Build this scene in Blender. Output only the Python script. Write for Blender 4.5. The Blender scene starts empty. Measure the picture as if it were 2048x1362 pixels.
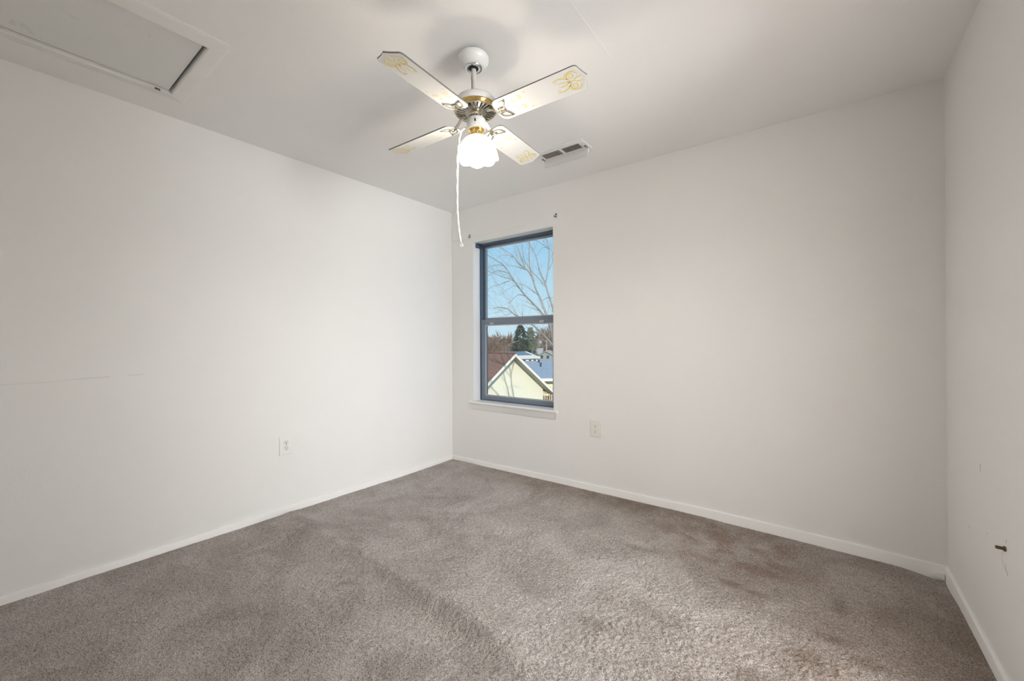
import bpy, bmesh, math, random
import numpy as np
from mathutils import Vector, Matrix

scn = bpy.context.scene
COL = scn.collection
PI = math.pi

# ------------------------------------------------------------------ camera
CAM_H = 1.162
F_PX, YAW, PITCH, ROLL = 820.32, 0.6496735, 0.00294, -0.00445
cy_, sy_ = math.cos(YAW), math.sin(YAW)
FW = Vector((-sy_ * math.cos(PITCH), cy_ * math.cos(PITCH), math.sin(PITCH)))
RT0 = Vector((cy_, sy_, 0.0))
UP0 = RT0.cross(FW)
RT = RT0 * math.cos(ROLL) + UP0 * math.sin(ROLL)
UP = -RT0 * math.sin(ROLL) + UP0 * math.cos(ROLL)
cam_data = bpy.data.cameras.new('camera')
cam_data.sensor_width = 36.0
cam_data.lens = 36.0 * F_PX / 2048.0
cam_data.clip_start = 0.02
cam_data.clip_end = 2000
cam = bpy.data.objects.new('camera', cam_data)
COL.objects.link(cam)
M3 = Matrix((RT, UP, -FW)).transposed()
cam.matrix_world = Matrix.Translation((0, 0, CAM_H)) @ M3.to_4x4()
scn.camera = cam

# ------------------------------------------------------------------ world, sun, exposure
SKY_STRENGTH = 1.05
SUN_STRENGTH = 4.5
BULB_STRENGTH = 800.0
FILL_STRENGTH = 390.0
scn.view_settings.view_transform = 'Standard'
scn.view_settings.look = 'None'
scn.view_settings.gamma = 1.0
scn.view_settings.use_curve_mapping = False
scn.view_settings.exposure = 0.0

# outdoor frame: s = metres to the right of the room's diagonal, d = metres away
S2 = Vector((cy_, sy_, 0)); D2 = Vector((-sy_, cy_, 0))
SUN_ELEV = math.radians(26)
sun_dir = (S2 * 0.16 - D2 * 1.0).normalized()          # horizontal direction towards the sun
world = bpy.data.worlds.new('sky')
scn.world = world
world.use_nodes = True
wn = world.node_tree.nodes; wl = world.node_tree.links
wn.clear()
tcw = wn.new('ShaderNodeTexCoord')
sep = wn.new('ShaderNodeSeparateXYZ')
sky = wn.new('ShaderNodeValToRGB')
wl.new(tcw.outputs['Generated'], sep.inputs[0])
wl.new(sep.outputs['Z'], sky.inputs['Fac'])
cr = sky.color_ramp
cr.elements[0].position = 0.0; cr.elements[0].color = (.60, .78, .88, 1)
cr.elements[1].position = 1.0; cr.elements[1].color = (.55, .72, .95, 1)
for pos, c in ((.06, (.58, .80, .91)), (.22, (.37, .66, .88)), (.5, (.48, .70, .95))):
    e_ = cr.elements.new(pos); e_.color = (*c, 1)
bg = wn.new('ShaderNodeBackground')
bg.inputs['Strength'].default_value = SKY_STRENGTH
wo = wn.new('ShaderNodeOutputWorld')
wl.new(sky.outputs[0], bg.inputs['Color'])
wl.new(bg.outputs[0], wo.inputs['Surface'])

sl = bpy.data.lights.new('sun', 'SUN')
sl.energy = SUN_STRENGTH
sl.angle = math.radians(0.53)
sl.color = (1.0, 0.94, 0.82)
so = bpy.data.objects.new('sun', sl)
COL.objects.link(so)
sv = (sun_dir * math.cos(SUN_ELEV) + Vector((0, 0, math.sin(SUN_ELEV)))).normalized()
so.rotation_euler = (-sv).to_track_quat('-Z', 'Y').to_euler()
so.location = (0, -2, 30)

# added fill lamp, unseen, behind a made-up doorway in the right wall
hl = bpy.data.lights.new('added_fill_lamp', 'POINT')
hl.energy = FILL_STRENGTH
hl.shadow_soft_size = .60
hl.color = (.93, .965, 1.0)
ho = bpy.data.objects.new('added_fill_lamp', hl)
COL.objects.link(ho)
ho.location = (2.75, .85, 1.2)

# ------------------------------------------------------------------ materials
def mat(name, color, rough=0.6, metal=0.0, **kw):
    m = bpy.data.materials.new(name)
    m.use_nodes = True
    b = m.node_tree.nodes['Principled BSDF']
    b.inputs['Base Color'].default_value = (*color, 1)
    b.inputs['Roughness'].default_value = rough
    b.inputs['Metallic'].default_value = metal
    if 'spec' in kw: b.inputs['Specular IOR Level'].default_value = kw['spec']
    if 'coat' in kw: b.inputs['Coat Weight'].default_value = kw['coat']
    return m

def noise_col(m, c1, c2, scale, detail=4, rough=0.6, distortion=0.0, lo=0.35, hi=0.65, bump=0.0, bscale=None, bdist=0.01):
    """two-tone noise colour in object space, optional bump"""
    nt = m.node_tree; N = nt.nodes; L = nt.links
    b = N['Principled BSDF']
    tc = N.new('ShaderNodeTexCoord')
    nz = N.new('ShaderNodeTexNoise')
    nz.inputs['Scale'].default_value = scale
    nz.inputs['Detail'].default_value = detail
    nz.inputs['Roughness'].default_value = rough
    nz.inputs['Distortion'].default_value = distortion
    rp = N.new('ShaderNodeValToRGB')
    rp.color_ramp.elements[0].position = lo; rp.color_ramp.elements[0].color = (*c1, 1)
    rp.color_ramp.elements[1].position = hi; rp.color_ramp.elements[1].color = (*c2, 1)
    L.new(tc.outputs['Object'], nz.inputs['Vector'])
    L.new(nz.outputs['Fac'], rp.inputs['Fac'])
    L.new(rp.outputs['Color'], b.inputs['Base Color'])
    if bump:
        n2 = N.new('ShaderNodeTexNoise')
        n2.inputs['Scale'].default_value = bscale or scale
        n2.inputs['Detail'].default_value = 3
        L.new(tc.outputs['Object'], n2.inputs['Vector'])
        bp = N.new('ShaderNodeBump')
        bp.inputs['Strength'].default_value = bump
        bp.inputs['Distance'].default_value = bdist
        L.new(n2.outputs['Fac'], bp.inputs['Height'])
        L.new(bp.outputs['Normal'], b.inputs['Normal'])
    return m

M = {}
M['wall'] = noise_col(mat('wall_paint', (.8, .78, .76), 0.55, spec=.3), (.835, .823, .805), (.85, .838, .82), 1.2,
                      bump=0.12, bscale=90, bdist=0.004)
M['ceiling'] = noise_col(mat('ceiling_paint', (.78, .76, .74), 0.8, spec=.2), (.87, .86, .845), (.885, .875, .86), 1.5,
                         bump=0.1, bscale=70, bdist=0.004)
M['trim'] = mat('trim_paint', (.84, .83, .81), 0.35)
M['gloss'] = mat('skylit_white', (.90, .90, .895), 0.25)  # whiter than the trim: skylight on the window recess put into the colour
M['trim_aged'] = noise_col(mat('hatch_paint', (.8, .79, .76), 0.45), (.80, .79, .76), (.825, .81, .785), 6)
M['hatch_panel'] = noise_col(mat('hatch_panel_paint', (.75, .74, .72), 0.7), (.56, .555, .54), (.765, .755, .735), 7,
                             detail=6, rough=.7, distortion=.6, lo=.28, hi=.40)
M['frame'] = mat('window_metal', (.085, .125, .18), 0.38, 0.2)
M['sash'] = mat('sash_metal', (.20, .235, .285), 0.35, 0.25)
M['frame_light'] = mat('sash_bead', (.42, .43, .46), 0.4, 0.1)
M['plastic'] = mat('white_plastic', (.85, .845, .82), 0.3)
M['plastic_ivory'] = mat('ivory_plastic', (.80, .785, .73), 0.3)
M['slot'] = mat('slot_dark', (.015, .014, .013), 0.7)
M['fan_white'] = mat('fan_enamel', (.80, .79, .775), 0.28)
M['fan_cream'] = mat('rod_enamel', (.66, .63, .57), 0.45)
M['blade'] = mat('blade_white', (.80, .795, .775), 0.3)
M['blade_edge'] = mat('blade_edge', (.20, .19, .18), 0.6)
M['gold_print'] = mat('gold_print', (.78, .62, .20), 0.4)
M['gold_line'] = mat('pale_gold_line', (.69, .66, .52), 0.4)
M['brass'] = mat('polished_brass', (.75, .52, .18), 0.16, 1.0)
M['chrome'] = mat('chrome', (.78, .78, .77), 0.12, 1.0)
M['chrome_iron'] = mat('aged_chrome', (.62, .58, .48), 0.25, 1.0)
M['black'] = mat('black_rubber', (.012, .012, .012), 0.6)
M['cord'] = mat('cord_plastic', (.82, .79, .73), 0.4)
M['vent'] = mat('vent_enamel', (.80, .79, .775), 0.4)
M['vent_dark'] = mat('duct_dark', (.02, .018, .016), 0.8)
M['damper'] = mat('damper_metal', (.30, .26, .225), 0.5, 0.1)
M['brown_metal'] = noise_col(mat('tarnished_brass', (.12, .10, .04), 0.45, 0.6), (.07, .055, .02), (.2, .16, .07), 300)
M['grey_metal'] = mat('grey_metal', (.25, .24, .23), 0.45, 0.6)
M['mark'] = mat('wall_mark', (.42, .40, .38), 0.8)
M['mark_faint'] = mat('wall_mark_faint', (.70, .685, .665), 0.8)
M['smudge'] = mat('wall_smudge', (.765, .755, .735), 0.7)
M['crack'] = mat('crack_line', (.45, .43, .41), 0.8)
M['paper'] = mat('white_scrap', (.84, .83, .78), 0.6)
M['bulb'] = bpy.data.materials.new('bulb_glow')
M['bulb'].use_nodes = True
_n = M['bulb'].node_tree.nodes; _n.clear()
_e = _n.new('ShaderNodeEmission'); _e.inputs['Color'].default_value = (1.0, .95, .88, 1); _e.inputs['Strength'].default_value = BULB_STRENGTH
_o = _n.new('ShaderNodeOutputMaterial'); M['bulb'].node_tree.links.new(_e.outputs[0], _o.inputs['Surface'])
def glass_mat(name, tint, gloss, rough=0.02):
    m = bpy.data.materials.new(name); m.use_nodes = True
    N = m.node_tree.nodes; L = m.node_tree.links; N.clear()
    t = N.new('ShaderNodeBsdfTransparent'); t.inputs['Color'].default_value = (*tint, 1)
    g = N.new('ShaderNodeBsdfGlossy'); g.inputs['Roughness'].default_value = rough
    x = N.new('ShaderNodeMixShader'); x.inputs['Fac'].default_value = gloss
    o = N.new('ShaderNodeOutputMaterial')
    L.new(t.outputs[0], x.inputs[1]); L.new(g.outputs[0], x.inputs[2]); L.new(x.outputs[0], o.inputs['Surface'])
    return m
M['glass'] = glass_mat('window_glass', (.95, .97, .98), 0.035)
M['clear_plastic'] = glass_mat('clear_plastic', (.96, .96, .955), 0.06, 0.2)

# frosted glass of the lamp shade with faint floral engraving
m = bpy.data.materials.new('frosted_shade'); m.use_nodes = True
N = m.node_tree.nodes; L = m.node_tree.links; N.clear()
tc = N.new('ShaderNodeTexCoord')
wv = N.new('ShaderNodeTexVoronoi'); wv.inputs['Scale'].default_value = 42
rp = N.new('ShaderNodeValToRGB')
rp.color_ramp.elements[0].position = .1; rp.color_ramp.elements[0].color = (.80, .70, .50, 1)
rp.color_ramp.elements[1].position = .34; rp.color_ramp.elements[1].color = (.97, .93, .82, 1)
tr = N.new('ShaderNodeBsdfTranslucent'); df = N.new('ShaderNodeBsdfDiffuse'); df.inputs['Color'].default_value = (.84, .81, .74, 1)
gl = N.new('ShaderNodeBsdfGlossy'); gl.inputs['Roughness'].default_value = .25
x1 = N.new('ShaderNodeMixShader'); x1.inputs['Fac'].default_value = .06
x2 = N.new('ShaderNodeMixShader'); x2.inputs['Fac'].default_value = .05
o = N.new('ShaderNodeOutputMaterial')
L.new(tc.outputs['Object'], wv.inputs['Vector']); L.new(wv.outputs['Distance'], rp.inputs['Fac'])
L.new(rp.outputs['Color'], tr.inputs['Color'])
L.new(tr.outputs[0], x1.inputs[1]); L.new(df.outputs[0], x1.inputs[2])
L.new(x1.outputs[0], x2.inputs[1]); L.new(gl.outputs[0], x2.inputs[2]); tt = N.new('ShaderNodeBsdfTransparent'); tt.inputs['Color'].default_value = (.98, .94, .86, 1)
x3 = N.new('ShaderNodeMixShader'); x3.inputs['Fac'].default_value = .15
L.new(x2.outputs[0], x3.inputs[1]); L.new(tt.outputs[0], x3.inputs[2]); L.new(x3.outputs[0], o.inputs['Surface'])
M['shade'] = m

# carpet: pile shading painted as nap patches, soil and a rust-coloured spill (all in room coordinates)
m = mat('carpet_pile', (.4, .34, .31), 0.95, spec=.1)
nt = m.node_tree; N = nt.nodes; L = nt.links; b = N['Principled BSDF']
tc = N.new('ShaderNodeTexCoord')
def nz(scale, detail=4, rough=.6, dist=0.0):
    n = N.new('ShaderNodeTexNoise'); n.inputs['Scale'].default_value = scale; n.inputs['Detail'].default_value = detail
    n.inputs['Roughness'].default_value = rough; n.inputs['Distortion'].default_value = dist
    L.new(tc.outputs['Object'], n.inputs['Vector']); return n
def ramp(src, p0, c0, p1, c1):
    r = N.new('ShaderNodeValToRGB')
    r.color_ramp.elements[0].position = p0; r.color_ramp.elements[0].color = (*c0, 1)
    r.color_ramp.elements[1].position = p1; r.color_ramp.elements[1].color = (*c1, 1)
    L.new(src, r.inputs['Fac']); return r
def mixc(fac, a, bcol, mode='MIX'):
    x = N.new('ShaderNodeMix'); x.data_type = 'RGBA'; x.blend_type = mode
    if hasattr(fac, 'links'): L.new(fac, x.inputs[0])
    else: x.inputs[0].default_value = fac
    for i, v in ((6, a), (7, bcol)):
        if hasattr(v, 'links'): L.new(v, x.inputs[i])
        else: x.inputs[i].default_value = (*v, 1)
    return x.outputs[2]
nap = nz(3.2, 6, .62, .7)
base = ramp(nap.outputs['Fac'], .36, (.50, .45, .42), .62, (.67, .62, .585))
grain = nz(210, 3, .7)
grn = ramp(grain.outputs['Fac'], .36, (.42, .40, .38), .56, (1.10, 1.10, 1.10))  # dark end paints the shade between tufts into the colour
colr = mixc(1.0, base.outputs['Color'], grn.outputs['Color'], 'MULTIPLY')
def blob(cx, cy, rx, ry, soft=.6):
    """soft elliptical mask around a point of the floor"""
    mp = N.new('ShaderNodeMapping')
    mp.inputs['Location'].default_value = (-cx / rx, -cy / ry, 0)
    mp.inputs['Scale'].default_value = (1 / rx, 1 / ry, 0)
    L.new(tc.outputs['Object'], mp.inputs['Vector'])
    ln = N.new('ShaderNodeVectorMath'); ln.operation = 'LENGTH'; L.new(mp.outputs[0], ln.inputs[0])
    mr = N.new('ShaderNodeMapRange'); mr.inputs['From Min'].default_value = 1 - soft; mr.inputs['From Max'].default_value = 1
    mr.inputs['To Min'].default_value = 1; mr.inputs['To Max'].default_value = 0
    mr.interpolation_type = 'SMOOTHSTEP'
    L.new(ln.outputs['Value'], mr.inputs['Value']); return mr.outputs[0]
def mul(a, c):
    q = N.new('ShaderNodeMath'); q.operation = 'MULTIPLY'; q.use_clamp = True
    for i, v in ((0, a), (1, c)):
        if hasattr(v, 'links'): L.new(v, q.inputs[i])
        else: q.inputs[i].default_value = v
    return q.outputs[0]
patch = nz(7.5, 5, .65, .5)
pm = ramp(patch.outputs['Fac'], .42, (0, 0, 0), .60, (1, 1, 1)).outputs['Color']
rust = mul(mul(blob(-.42, 2.55, .62, .42, .75), pm), .6)
colr = mixc(rust, colr, mixc(1.0, grn.outputs['Color'], (.33, .215, .16), 'MULTIPLY'))
rust2 = mul(blob(-.26, 2.40, .13, .1, .8), .42)
colr = mixc(rust2, colr, (.24, .135, .095))
for (cx, cy, rx, ry, st) in [(-.32, 2.19, .16, .05, .55), (.02, 2.02, .10, .05, .5), (-.05, 1.85, .10, .07, .5), (.12, 1.95, .08, .05, .45),
                             (-.2, 1.62, .12, .10, .45), (-.35, 1.45, .10, .08, .35), (.05, 2.3, .05, .14, .35), (.22, 1.75, .09, .06, .4),
                             (-.55, 1.75, .14, .07, .35), (-.75, 1.55, .12, .06, .3), (-.80, 2.26, .2, .05, .3)]:
    colr = mixc(mul(mul(blob(cx, cy, rx, ry, .9), ramp(patch.outputs['Fac'], .34, (0, 0, 0), .5, (1, 1, 1)).outputs['Color']), min(.85, st * 1.35)), colr, (.17, .13, .10))
soil_shade = mul(mul(blob(.60, 1.7, 1.55, 1.75, .85), ramp(nap.outputs['Fac'], .25, (1, 1, 1), .75, (.65, .65, .65)).outputs['Color']), .80)  # real soil, plus darkening painted where the fill lamp overlights the floor
colr = mixc(soil_shade, colr, mixc(1.0, grn.outputs['Color'], (.27, .195, .145), 'MULTIPLY'))
soil2 = mul(mul(blob(-1.2, 2.95, 1.7, .45, .7), ramp(patch.outputs['Fac'], .3, (.35, .35, .35), .60, (1, 1, 1)).outputs['Color']), .8)
colr = mixc(soil2, colr, mixc(1.0, grn.outputs['Color'], (.31, .24, .19), 'MULTIPLY'))
L.new(colr, b.inputs['Base Color'])
bn = nz(260, 3, .65)
bp = N.new('ShaderNodeBump'); bp.inputs['Strength'].default_value = .9; bp.inputs['Distance'].default_value = .008
L.new(bn.outputs['Fac'], bp.inputs['Height']); L.new(bp.outputs['Normal'], b.inputs['Normal'])
M['carpet'] = m

# outdoor materials
def siding_mat(name, color, pitch):
    m = mat(name, color, .6)
    return m
M['cream_siding'] = mat('cream_siding', (.74, .70, .57), .6)
M['white_siding'] = mat('white_siding', (.78, .77, .73), .6)
M['tan_siding'] = mat('tan_siding', (.74, .66, .47), .6)
M['blue_siding'] = mat('blue_grey_siding', (.24, .275, .30), .7)
M['brown_siding'] = mat('brown_siding', (.33, .22, .15), .7)
M['soffit'] = mat('shaded_soffit', (.33, .345, .30), .6)  # shade under the roof overhang put into the colour
M['fascia'] = mat('fascia_paint', (.80, .77, .70), .5)
M['brown_shingle'] = noise_col(mat('brown_shingle', (.2, .1, .07), .9), (.11, .055, .04), (.24, .12, .085), 9, lo=.3, hi=.7, bump=.4, bscale=20, bdist=.03)
M['blue_shingle'] = noise_col(mat('blue_shingle', (.2, .26, .33), .9), (.17, .225, .30), (.25, .31, .38), 6)
M['grey_shingle'] = noise_col(mat('grey_shingle', (.3, .3, .3), .9), (.26, .25, .25), (.36, .34, .33), 6)
M['white_roof'] = mat('white_roof_edge', (.58, .57, .54), .6)
M['solar'] = mat('dark_panel', (.045, .075, .12), .3)
M['pane_dark'] = mat('dark_pane', (.035, .045, .055), .5, spec=.2)
M['pane_blue'] = mat('sky_pane', (.22, .32, .36), .1)
M['bark'] = noise_col(mat('pale_bark', (.25, .21, .18), .9), (.20, .185, .175), (.33, .31, .295), 3, lo=.3, hi=.7)
M['bark_far'] = noise_col(mat('brown_twig', (.22, .15, .11), .9), (.16, .105, .075), (.31, .22, .16), .6, lo=.3, hi=.7)
M['bark_dark'] = mat('dark_bark', (.09, .07, .055), .9)
M['spruce'] = noise_col(mat('spruce_needles', (.04, .075, .05), .8), (.012, .028, .024), (.05, .085, .055), 1.2, lo=.3, hi=.7)
M['spruce_pale'] = noise_col(mat('pale_spruce_needles', (.12, .16, .11), .8), (.10, .13, .09), (.22, .25, .17), 1.2, lo=.3, hi=.7)
M['grass'] = noise_col(mat('winter_grass', (.2, .18, .1), .95), (.15, .14, .07), (.27, .23, .14), .35)
M['pole'] = mat('grey_pole', (.42, .39, .36), .7)
M['fence'] = mat('weathered_wood', (.24, .22, .21), .8)
M['leaf_brown'] = mat('dry_leaves', (.32, .17, .09), .9)

# ------------------------------------------------------------------ helpers
def set_props(o, label=None, cat=None, group=None, kind=None):
    if label: o['label'] = label
    if cat: o['category'] = cat
    if group: o['group'] = group
    if kind: o['kind'] = kind
    return o

def finish(name, bm, mats, parent=None, smooth=True, angle=35, loc=None):
    bmesh.ops.recalc_face_normals(bm, faces=bm.faces[:])
    me = bpy.data.meshes.new(name)
    bm.to_mesh(me); bm.free()
    if not isinstance(mats, (list, tuple)): mats = [mats]
    for q in mats: me.materials.append(M[q] if isinstance(q, str) else q)
    if smooth:
        me.polygons.foreach_set('use_smooth', [True] * len(me.polygons))
        try: me.set_sharp_from_angle(angle=math.radians(angle))
        except Exception: pass
    o = bpy.data.objects.new(name, me)
    COL.objects.link(o)
    if parent is not None: o.parent = parent
    if loc is not None: o.location = loc
    return o

def empty(name, loc=(0, 0, 0)):
    o = bpy.data.objects.new(name, None)
    o.empty_display_size = .1
    o.location = loc
    COL.objects.link(o)
    return o

def box(bm, x0, x1, y0, y1, z0, z1, bevel=0.0, mi=0, seg=2):
    vs = [bm.verts.new((x, y, z)) for x in (x0, x1) for y in (y0, y1) for z in (z0, z1)]
    idx = [(0, 1, 3, 2), (4, 6, 7, 5), (0, 4, 5, 1), (2, 3, 7, 6), (0, 2, 6, 4), (1, 5, 7, 3)]
    fs = [bm.faces.new([vs[i] for i in q]) for q in idx]
    for f in fs: f.material_index = mi
    if bevel > 0:
        es = list({e for f in fs for e in f.edges})
        r = bmesh.ops.bevel(bm, geom=es, offset=bevel, segments=seg, affect='EDGES', profile=.6)
        for f in r['faces']: f.material_index = mi
    return fs

def prism(bm, poly, z0, z1, mi=0, xf=None):
    """extrude a 2-D polygon (x,y) from z0 to z1; xf maps each (x,y,z) to a point"""
    g = xf or (lambda x, y, z: (x, y, z))
    a = [bm.verts.new(g(x, y, z0)) for x, y in poly]
    c = [bm.verts.new(g(x, y, z1)) for x, y in poly]
    n = len(poly)
    fs = [bm.faces.new(a), bm.faces.new(c)]
    for i in range(n):
        fs.append(bm.faces.new((a[i], a[(i + 1) % n], c[(i + 1) % n], c[i])))
    for f in fs: f.material_index = mi
    return fs

def lathe(bm, prof, seg=48, mi=0, rfun=None, closed_top=False, closed_bot=False):
    """prof: list of (r,z); rfun(theta,i)-> (dr, dz)"""
    rings = []
    for i, (r, z) in enumerate(prof):
        ring = []
        for k in range(seg):
            th = 2 * PI * k / seg
            dr, dz = rfun(th, i) if rfun else (0, 0)
            ring.append(bm.verts.new(((r + dr) * math.cos(th), (r + dr) * math.sin(th), z + dz)))
        rings.append(ring)
    fs = []
    for i in range(len(rings) - 1):
        for k in range(seg):
            fs.append(bm.faces.new((rings[i][k], rings[i][(k + 1) % seg], rings[i + 1][(k + 1) % seg], rings[i + 1][k])))
    if closed_top: fs.append(bm.faces.new(rings[0]))
    if closed_bot: fs.append(bm.faces.new(rings[-1]))
    for f in fs: f.material_index = mi
    return fs

def tube(bm, pts, radii, seg=8, cap=True, mi=0, closed=False):
    pts = [Vector(p) for p in pts]
    n = len(pts)
    if not hasattr(radii, '__len__'): radii = [radii] * n
    rings = []
    prev = None
    for i, p in enumerate(pts):
        if closed: t = (pts[(i + 1) % n] - pts[i - 1])
        elif i == 0: t = pts[1] - pts[0]
        elif i == n - 1: t = pts[-1] - pts[-2]
        else: t = pts[i + 1] - pts[i - 1]
        t = t.normalized() if t.length > 1e-9 else Vector((0, 0, 1))
        if prev is None:
            a = Vector((0, 0, 1)) if abs(t.z) < .9 else Vector((1, 0, 0))
            nx = t.cross(a).normalized()
        else:
            nx = (prev - t * prev.dot(t))
            nx = nx.normalized() if nx.length > 1e-6 else t.orthogonal().normalized()
        prev = nx
        ny = t.cross(nx)
        rings.append([bm.verts.new(p + (nx * math.cos(2 * PI * k / seg) + ny * math.sin(2 * PI * k / seg)) * radii[i]) for k in range(seg)])
    m_ = n if closed else n - 1
    for i in range(m_):
        A, B = rings[i], rings[(i + 1) % n]
        for k in range(seg):
            f = bm.faces.new((A[k], A[(k + 1) % seg], B[(k + 1) % seg], B[k])); f.material_index = mi
    if cap and not closed:
        f = bm.faces.new(rings[0]); f.material_index = mi
        f = bm.faces.new(rings[-1]); f.material_index = mi

def ribbon(bm, pts, widths, z, mi=0, xf=None):
    """flat printed stroke in the xy plane at height z"""
    g = xf or (lambda x, y, z: (x, y, z))
    n = len(pts)
    if not hasattr(widths, '__len__'): widths = [widths] * n
    L_, R_ = [], []
    for i in range(n):
        a = pts[max(0, i - 1)]; c = pts[min(n - 1, i + 1)]
        dx, dy = c[0] - a[0], c[1] - a[1]
        l = math.hypot(dx, dy) or 1
        nx, ny = -dy / l * widths[i] / 2, dx / l * widths[i] / 2
        L_.append(bm.verts.new(g(pts[i][0] + nx, pts[i][1] + ny, z)))
        R_.append(bm.verts.new(g(pts[i][0] - nx, pts[i][1] - ny, z)))
    for i in range(n - 1):
        f = bm.faces.new((L_[i], R_[i], R_[i + 1], L_[i + 1])); f.material_index = mi

# ------------------------------------------------------------------ the room
XL, XR, YB, YF, H = -2.928, 0.476, 2.873, -0.55, 2.44
TB = 0.012
WX0, WX1, WZ0, WZ1 = -2.642, -1.757, 0.600, 2.105      # window opening in the back wall
WT = 0.20                                              # thickness of the outer wall

bm = bmesh.new()
yb, yo = YB, YB + WT
for (x0, x1, z0, z1) in [(XL - .15, WX0, -.1, H + .1), (WX1, XR + .15, -.1, H + .1), (WX0, WX1, -.1, WZ0), (WX0, WX1, WZ1, H + .1)]:
    box(bm, x0, x1, yb, yo, z0, z1)
bmesh.ops.remove_doubles(bm, verts=bm.verts[:], dist=1e-5)
wall_back = set_props(finish('wall_back', bm, 'wall', smooth=False), kind='structure')
bm = bmesh.new(); box(bm, XL - .15, XL, YF - .15, YB, -.1, H + .1)
wall_left = set_props(finish('wall_left', bm, 'wall', smooth=False), kind='structure')
# right wall: unseen doorway, added to let the fill lamp shine in
DY0, DY1, DZ = 0.93, 1.76, 2.06
bm = bmesh.new()
for (y0, y1, z0, z1) in [(YF - .15, DY0, -.1, H + .1), (DY1, YB, -.1, H + .1), (DY0, DY1, DZ, H + .1)]:
    box(bm, XR, XR + .12, y0, y1, z0, z1)
bmesh.ops.remove_doubles(bm, verts=bm.verts[:], dist=1e-5)
wall_right = set_props(finish('wall_right', bm, 'wall', smooth=False), kind='structure')
bm = bmesh.new(); box(bm, XL, XR, YF - .12, YF, -.1, H + .1)
set_props(finish('wall_front', bm, 'wall', smooth=False), kind='structure')
hx0, hx1, hy0, hy1 = XR + .12, XR + 3.2, -.5, 2.6  # unseen landing, added to house the fill lamp
bm = bmesh.new()
box(bm, hx1, hx1 + .1, hy0 - .1, hy1 + .1, -.1, H + .1)
box(bm, hx0, hx1, hy0 - .1, hy0, -.1, H + .1)
box(bm, hx0, hx1, hy1, hy1 + .1, -.1, H + .1)
set_props(finish('wall_added_landing', bm, 'wall', smooth=False), kind='structure')
bm = bmesh.new(); box(bm, hx0, hx1, hy0, hy1, H, H + .1)
set_props(finish('ceiling_added_landing', bm, 'ceiling', smooth=False), kind='structure')
bm = bmesh.new(); box(bm, XR, hx1, hy0, hy1, -.1, -.004)
set_props(finish('floor_added_landing', bm, 'carpet', smooth=False), kind='structure')

# ceiling with the attic opening
HX0, HX1, HY0, HY1 = -2.628, -2.094, -.25, .609
bm = bmesh.new()
for (x0, x1, y0, y1) in [(XL, HX0, YF, YB), (HX1, XR, YF, YB), (HX0, HX1, YF, HY0), (HX0, HX1, HY1, YB)]:
    box(bm, x0, x1, y0, y1, H, H + .12)
bmesh.ops.remove_doubles(bm, verts=bm.verts[:], dist=1e-5)
ceiling = set_props(finish('ceiling', bm, 'ceiling', smooth=False), kind='structure')
bm = bmesh.new(); box(bm, -.7545, -.7515, YF, 1.75, H - .0006, H + .001)
finish('taped_joint', bm, 'ceiling', ceiling, smooth=False)
bm = bmesh.new()   # dark loft over the opening
box(bm, HX0 - .1, HX1 + .1, HY0 - .1, HY1 + .1, H + .30, H + .33)
for q in [(HX0 - .1, HX0 - .07, HY0 - .1, HY1 + .1), (HX1 + .07, HX1 + .1, HY0 - .1, HY1 + .1), (HX0, HX1, HY0 - .1, HY0 - .07), (HX0, HX1, HY1 + .07, HY1 + .1)]:
    box(bm, *q, H + .121, H + .30)
set_props(finish('ceiling_loft', bm, 'black', smooth=False), kind='structure')

# floor: carpet as a fine displaced surface
rng = np.random.default_rng(7)
step = 0.0045
x0, x1, y0, y1 = XL - .01, XR + .01, -.54, YB + .01
nx = int((x1 - x0) / step) + 1; ny = int((y1 - y0) / step) + 1
gx = np.linspace(x0, x1, nx); gy = np.linspace(y0, y1, ny)
X, Y = np.meshgrid(gx, gy)
def smooth_noise(sx, sy, seed):
    r = np.random.default_rng(seed)
    kx = max(2, int((x1 - x0) / sx) + 2); ky = max(2, int((y1 - y0) / sy) + 2)
    g = r.standard_normal((ky + 1, kx + 1))
    fx = (gx - x0) / (x1 - x0) * (kx - 1); fy = (gy - y0) / (y1 - y0) * (ky - 1)
    ix = fx.astype(int); iy = fy.astype(int)
    tx = fx - ix; ty = fy - iy
    tx = tx * tx * (3 - 2 * tx); ty = ty * ty * (3 - 2 * ty)
    a = g[iy][:, ix]; b_ = g[iy][:, ix + 1]; c = g[iy + 1][:, ix]; d = g[iy + 1][:, ix + 1]
    return (a * (1 - tx) + b_ * tx) * (1 - ty)[:, None] + (c * (1 - tx) + d * tx) * ty[:, None]
def ridge(px, py, pa, w_near, w_far):
    """raised fold along a polyline y(x); steep towards the camera, gentle beyond"""
    yc = np.interp(X, px, py); am = np.interp(X, px, pa, left=0, right=0)
    d = Y - yc
    return np.where(d < 0, np.exp(-(d / w_near) ** 2), np.exp(-(d / w_far) ** 2)) * am
Z = np.zeros_like(X)
Z += ridge([-2.9, -2.68, -2.47, -2.31, -2.12, -1.88, -1.64, -1.45, -1.28, -1.13, -1.0, -.8],
           [1.12, 1.149, 1.20, 1.24, 1.285, 1.268, 1.254, 1.248, 1.243, 1.238, 1.225, 1.20],
           [.003, .040, .052, .047, .044, .034, .046, .056, .058, .052, .032, 0], .042, .16)
Z -= ridge([-2.9, -2.68, -2.47, -2.31, -2.12, -1.88, -1.64, -1.45, -1.28, -1.13, -1.0, -.8],
           [1.01, 1.039, 1.09, 1.13, 1.175, 1.158, 1.144, 1.138, 1.133, 1.128, 1.115, 1.09],
           [.006, .016, .018, .012, .006, .003, .010, .016, .016, .014, .008, 0], .10, .055)
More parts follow.
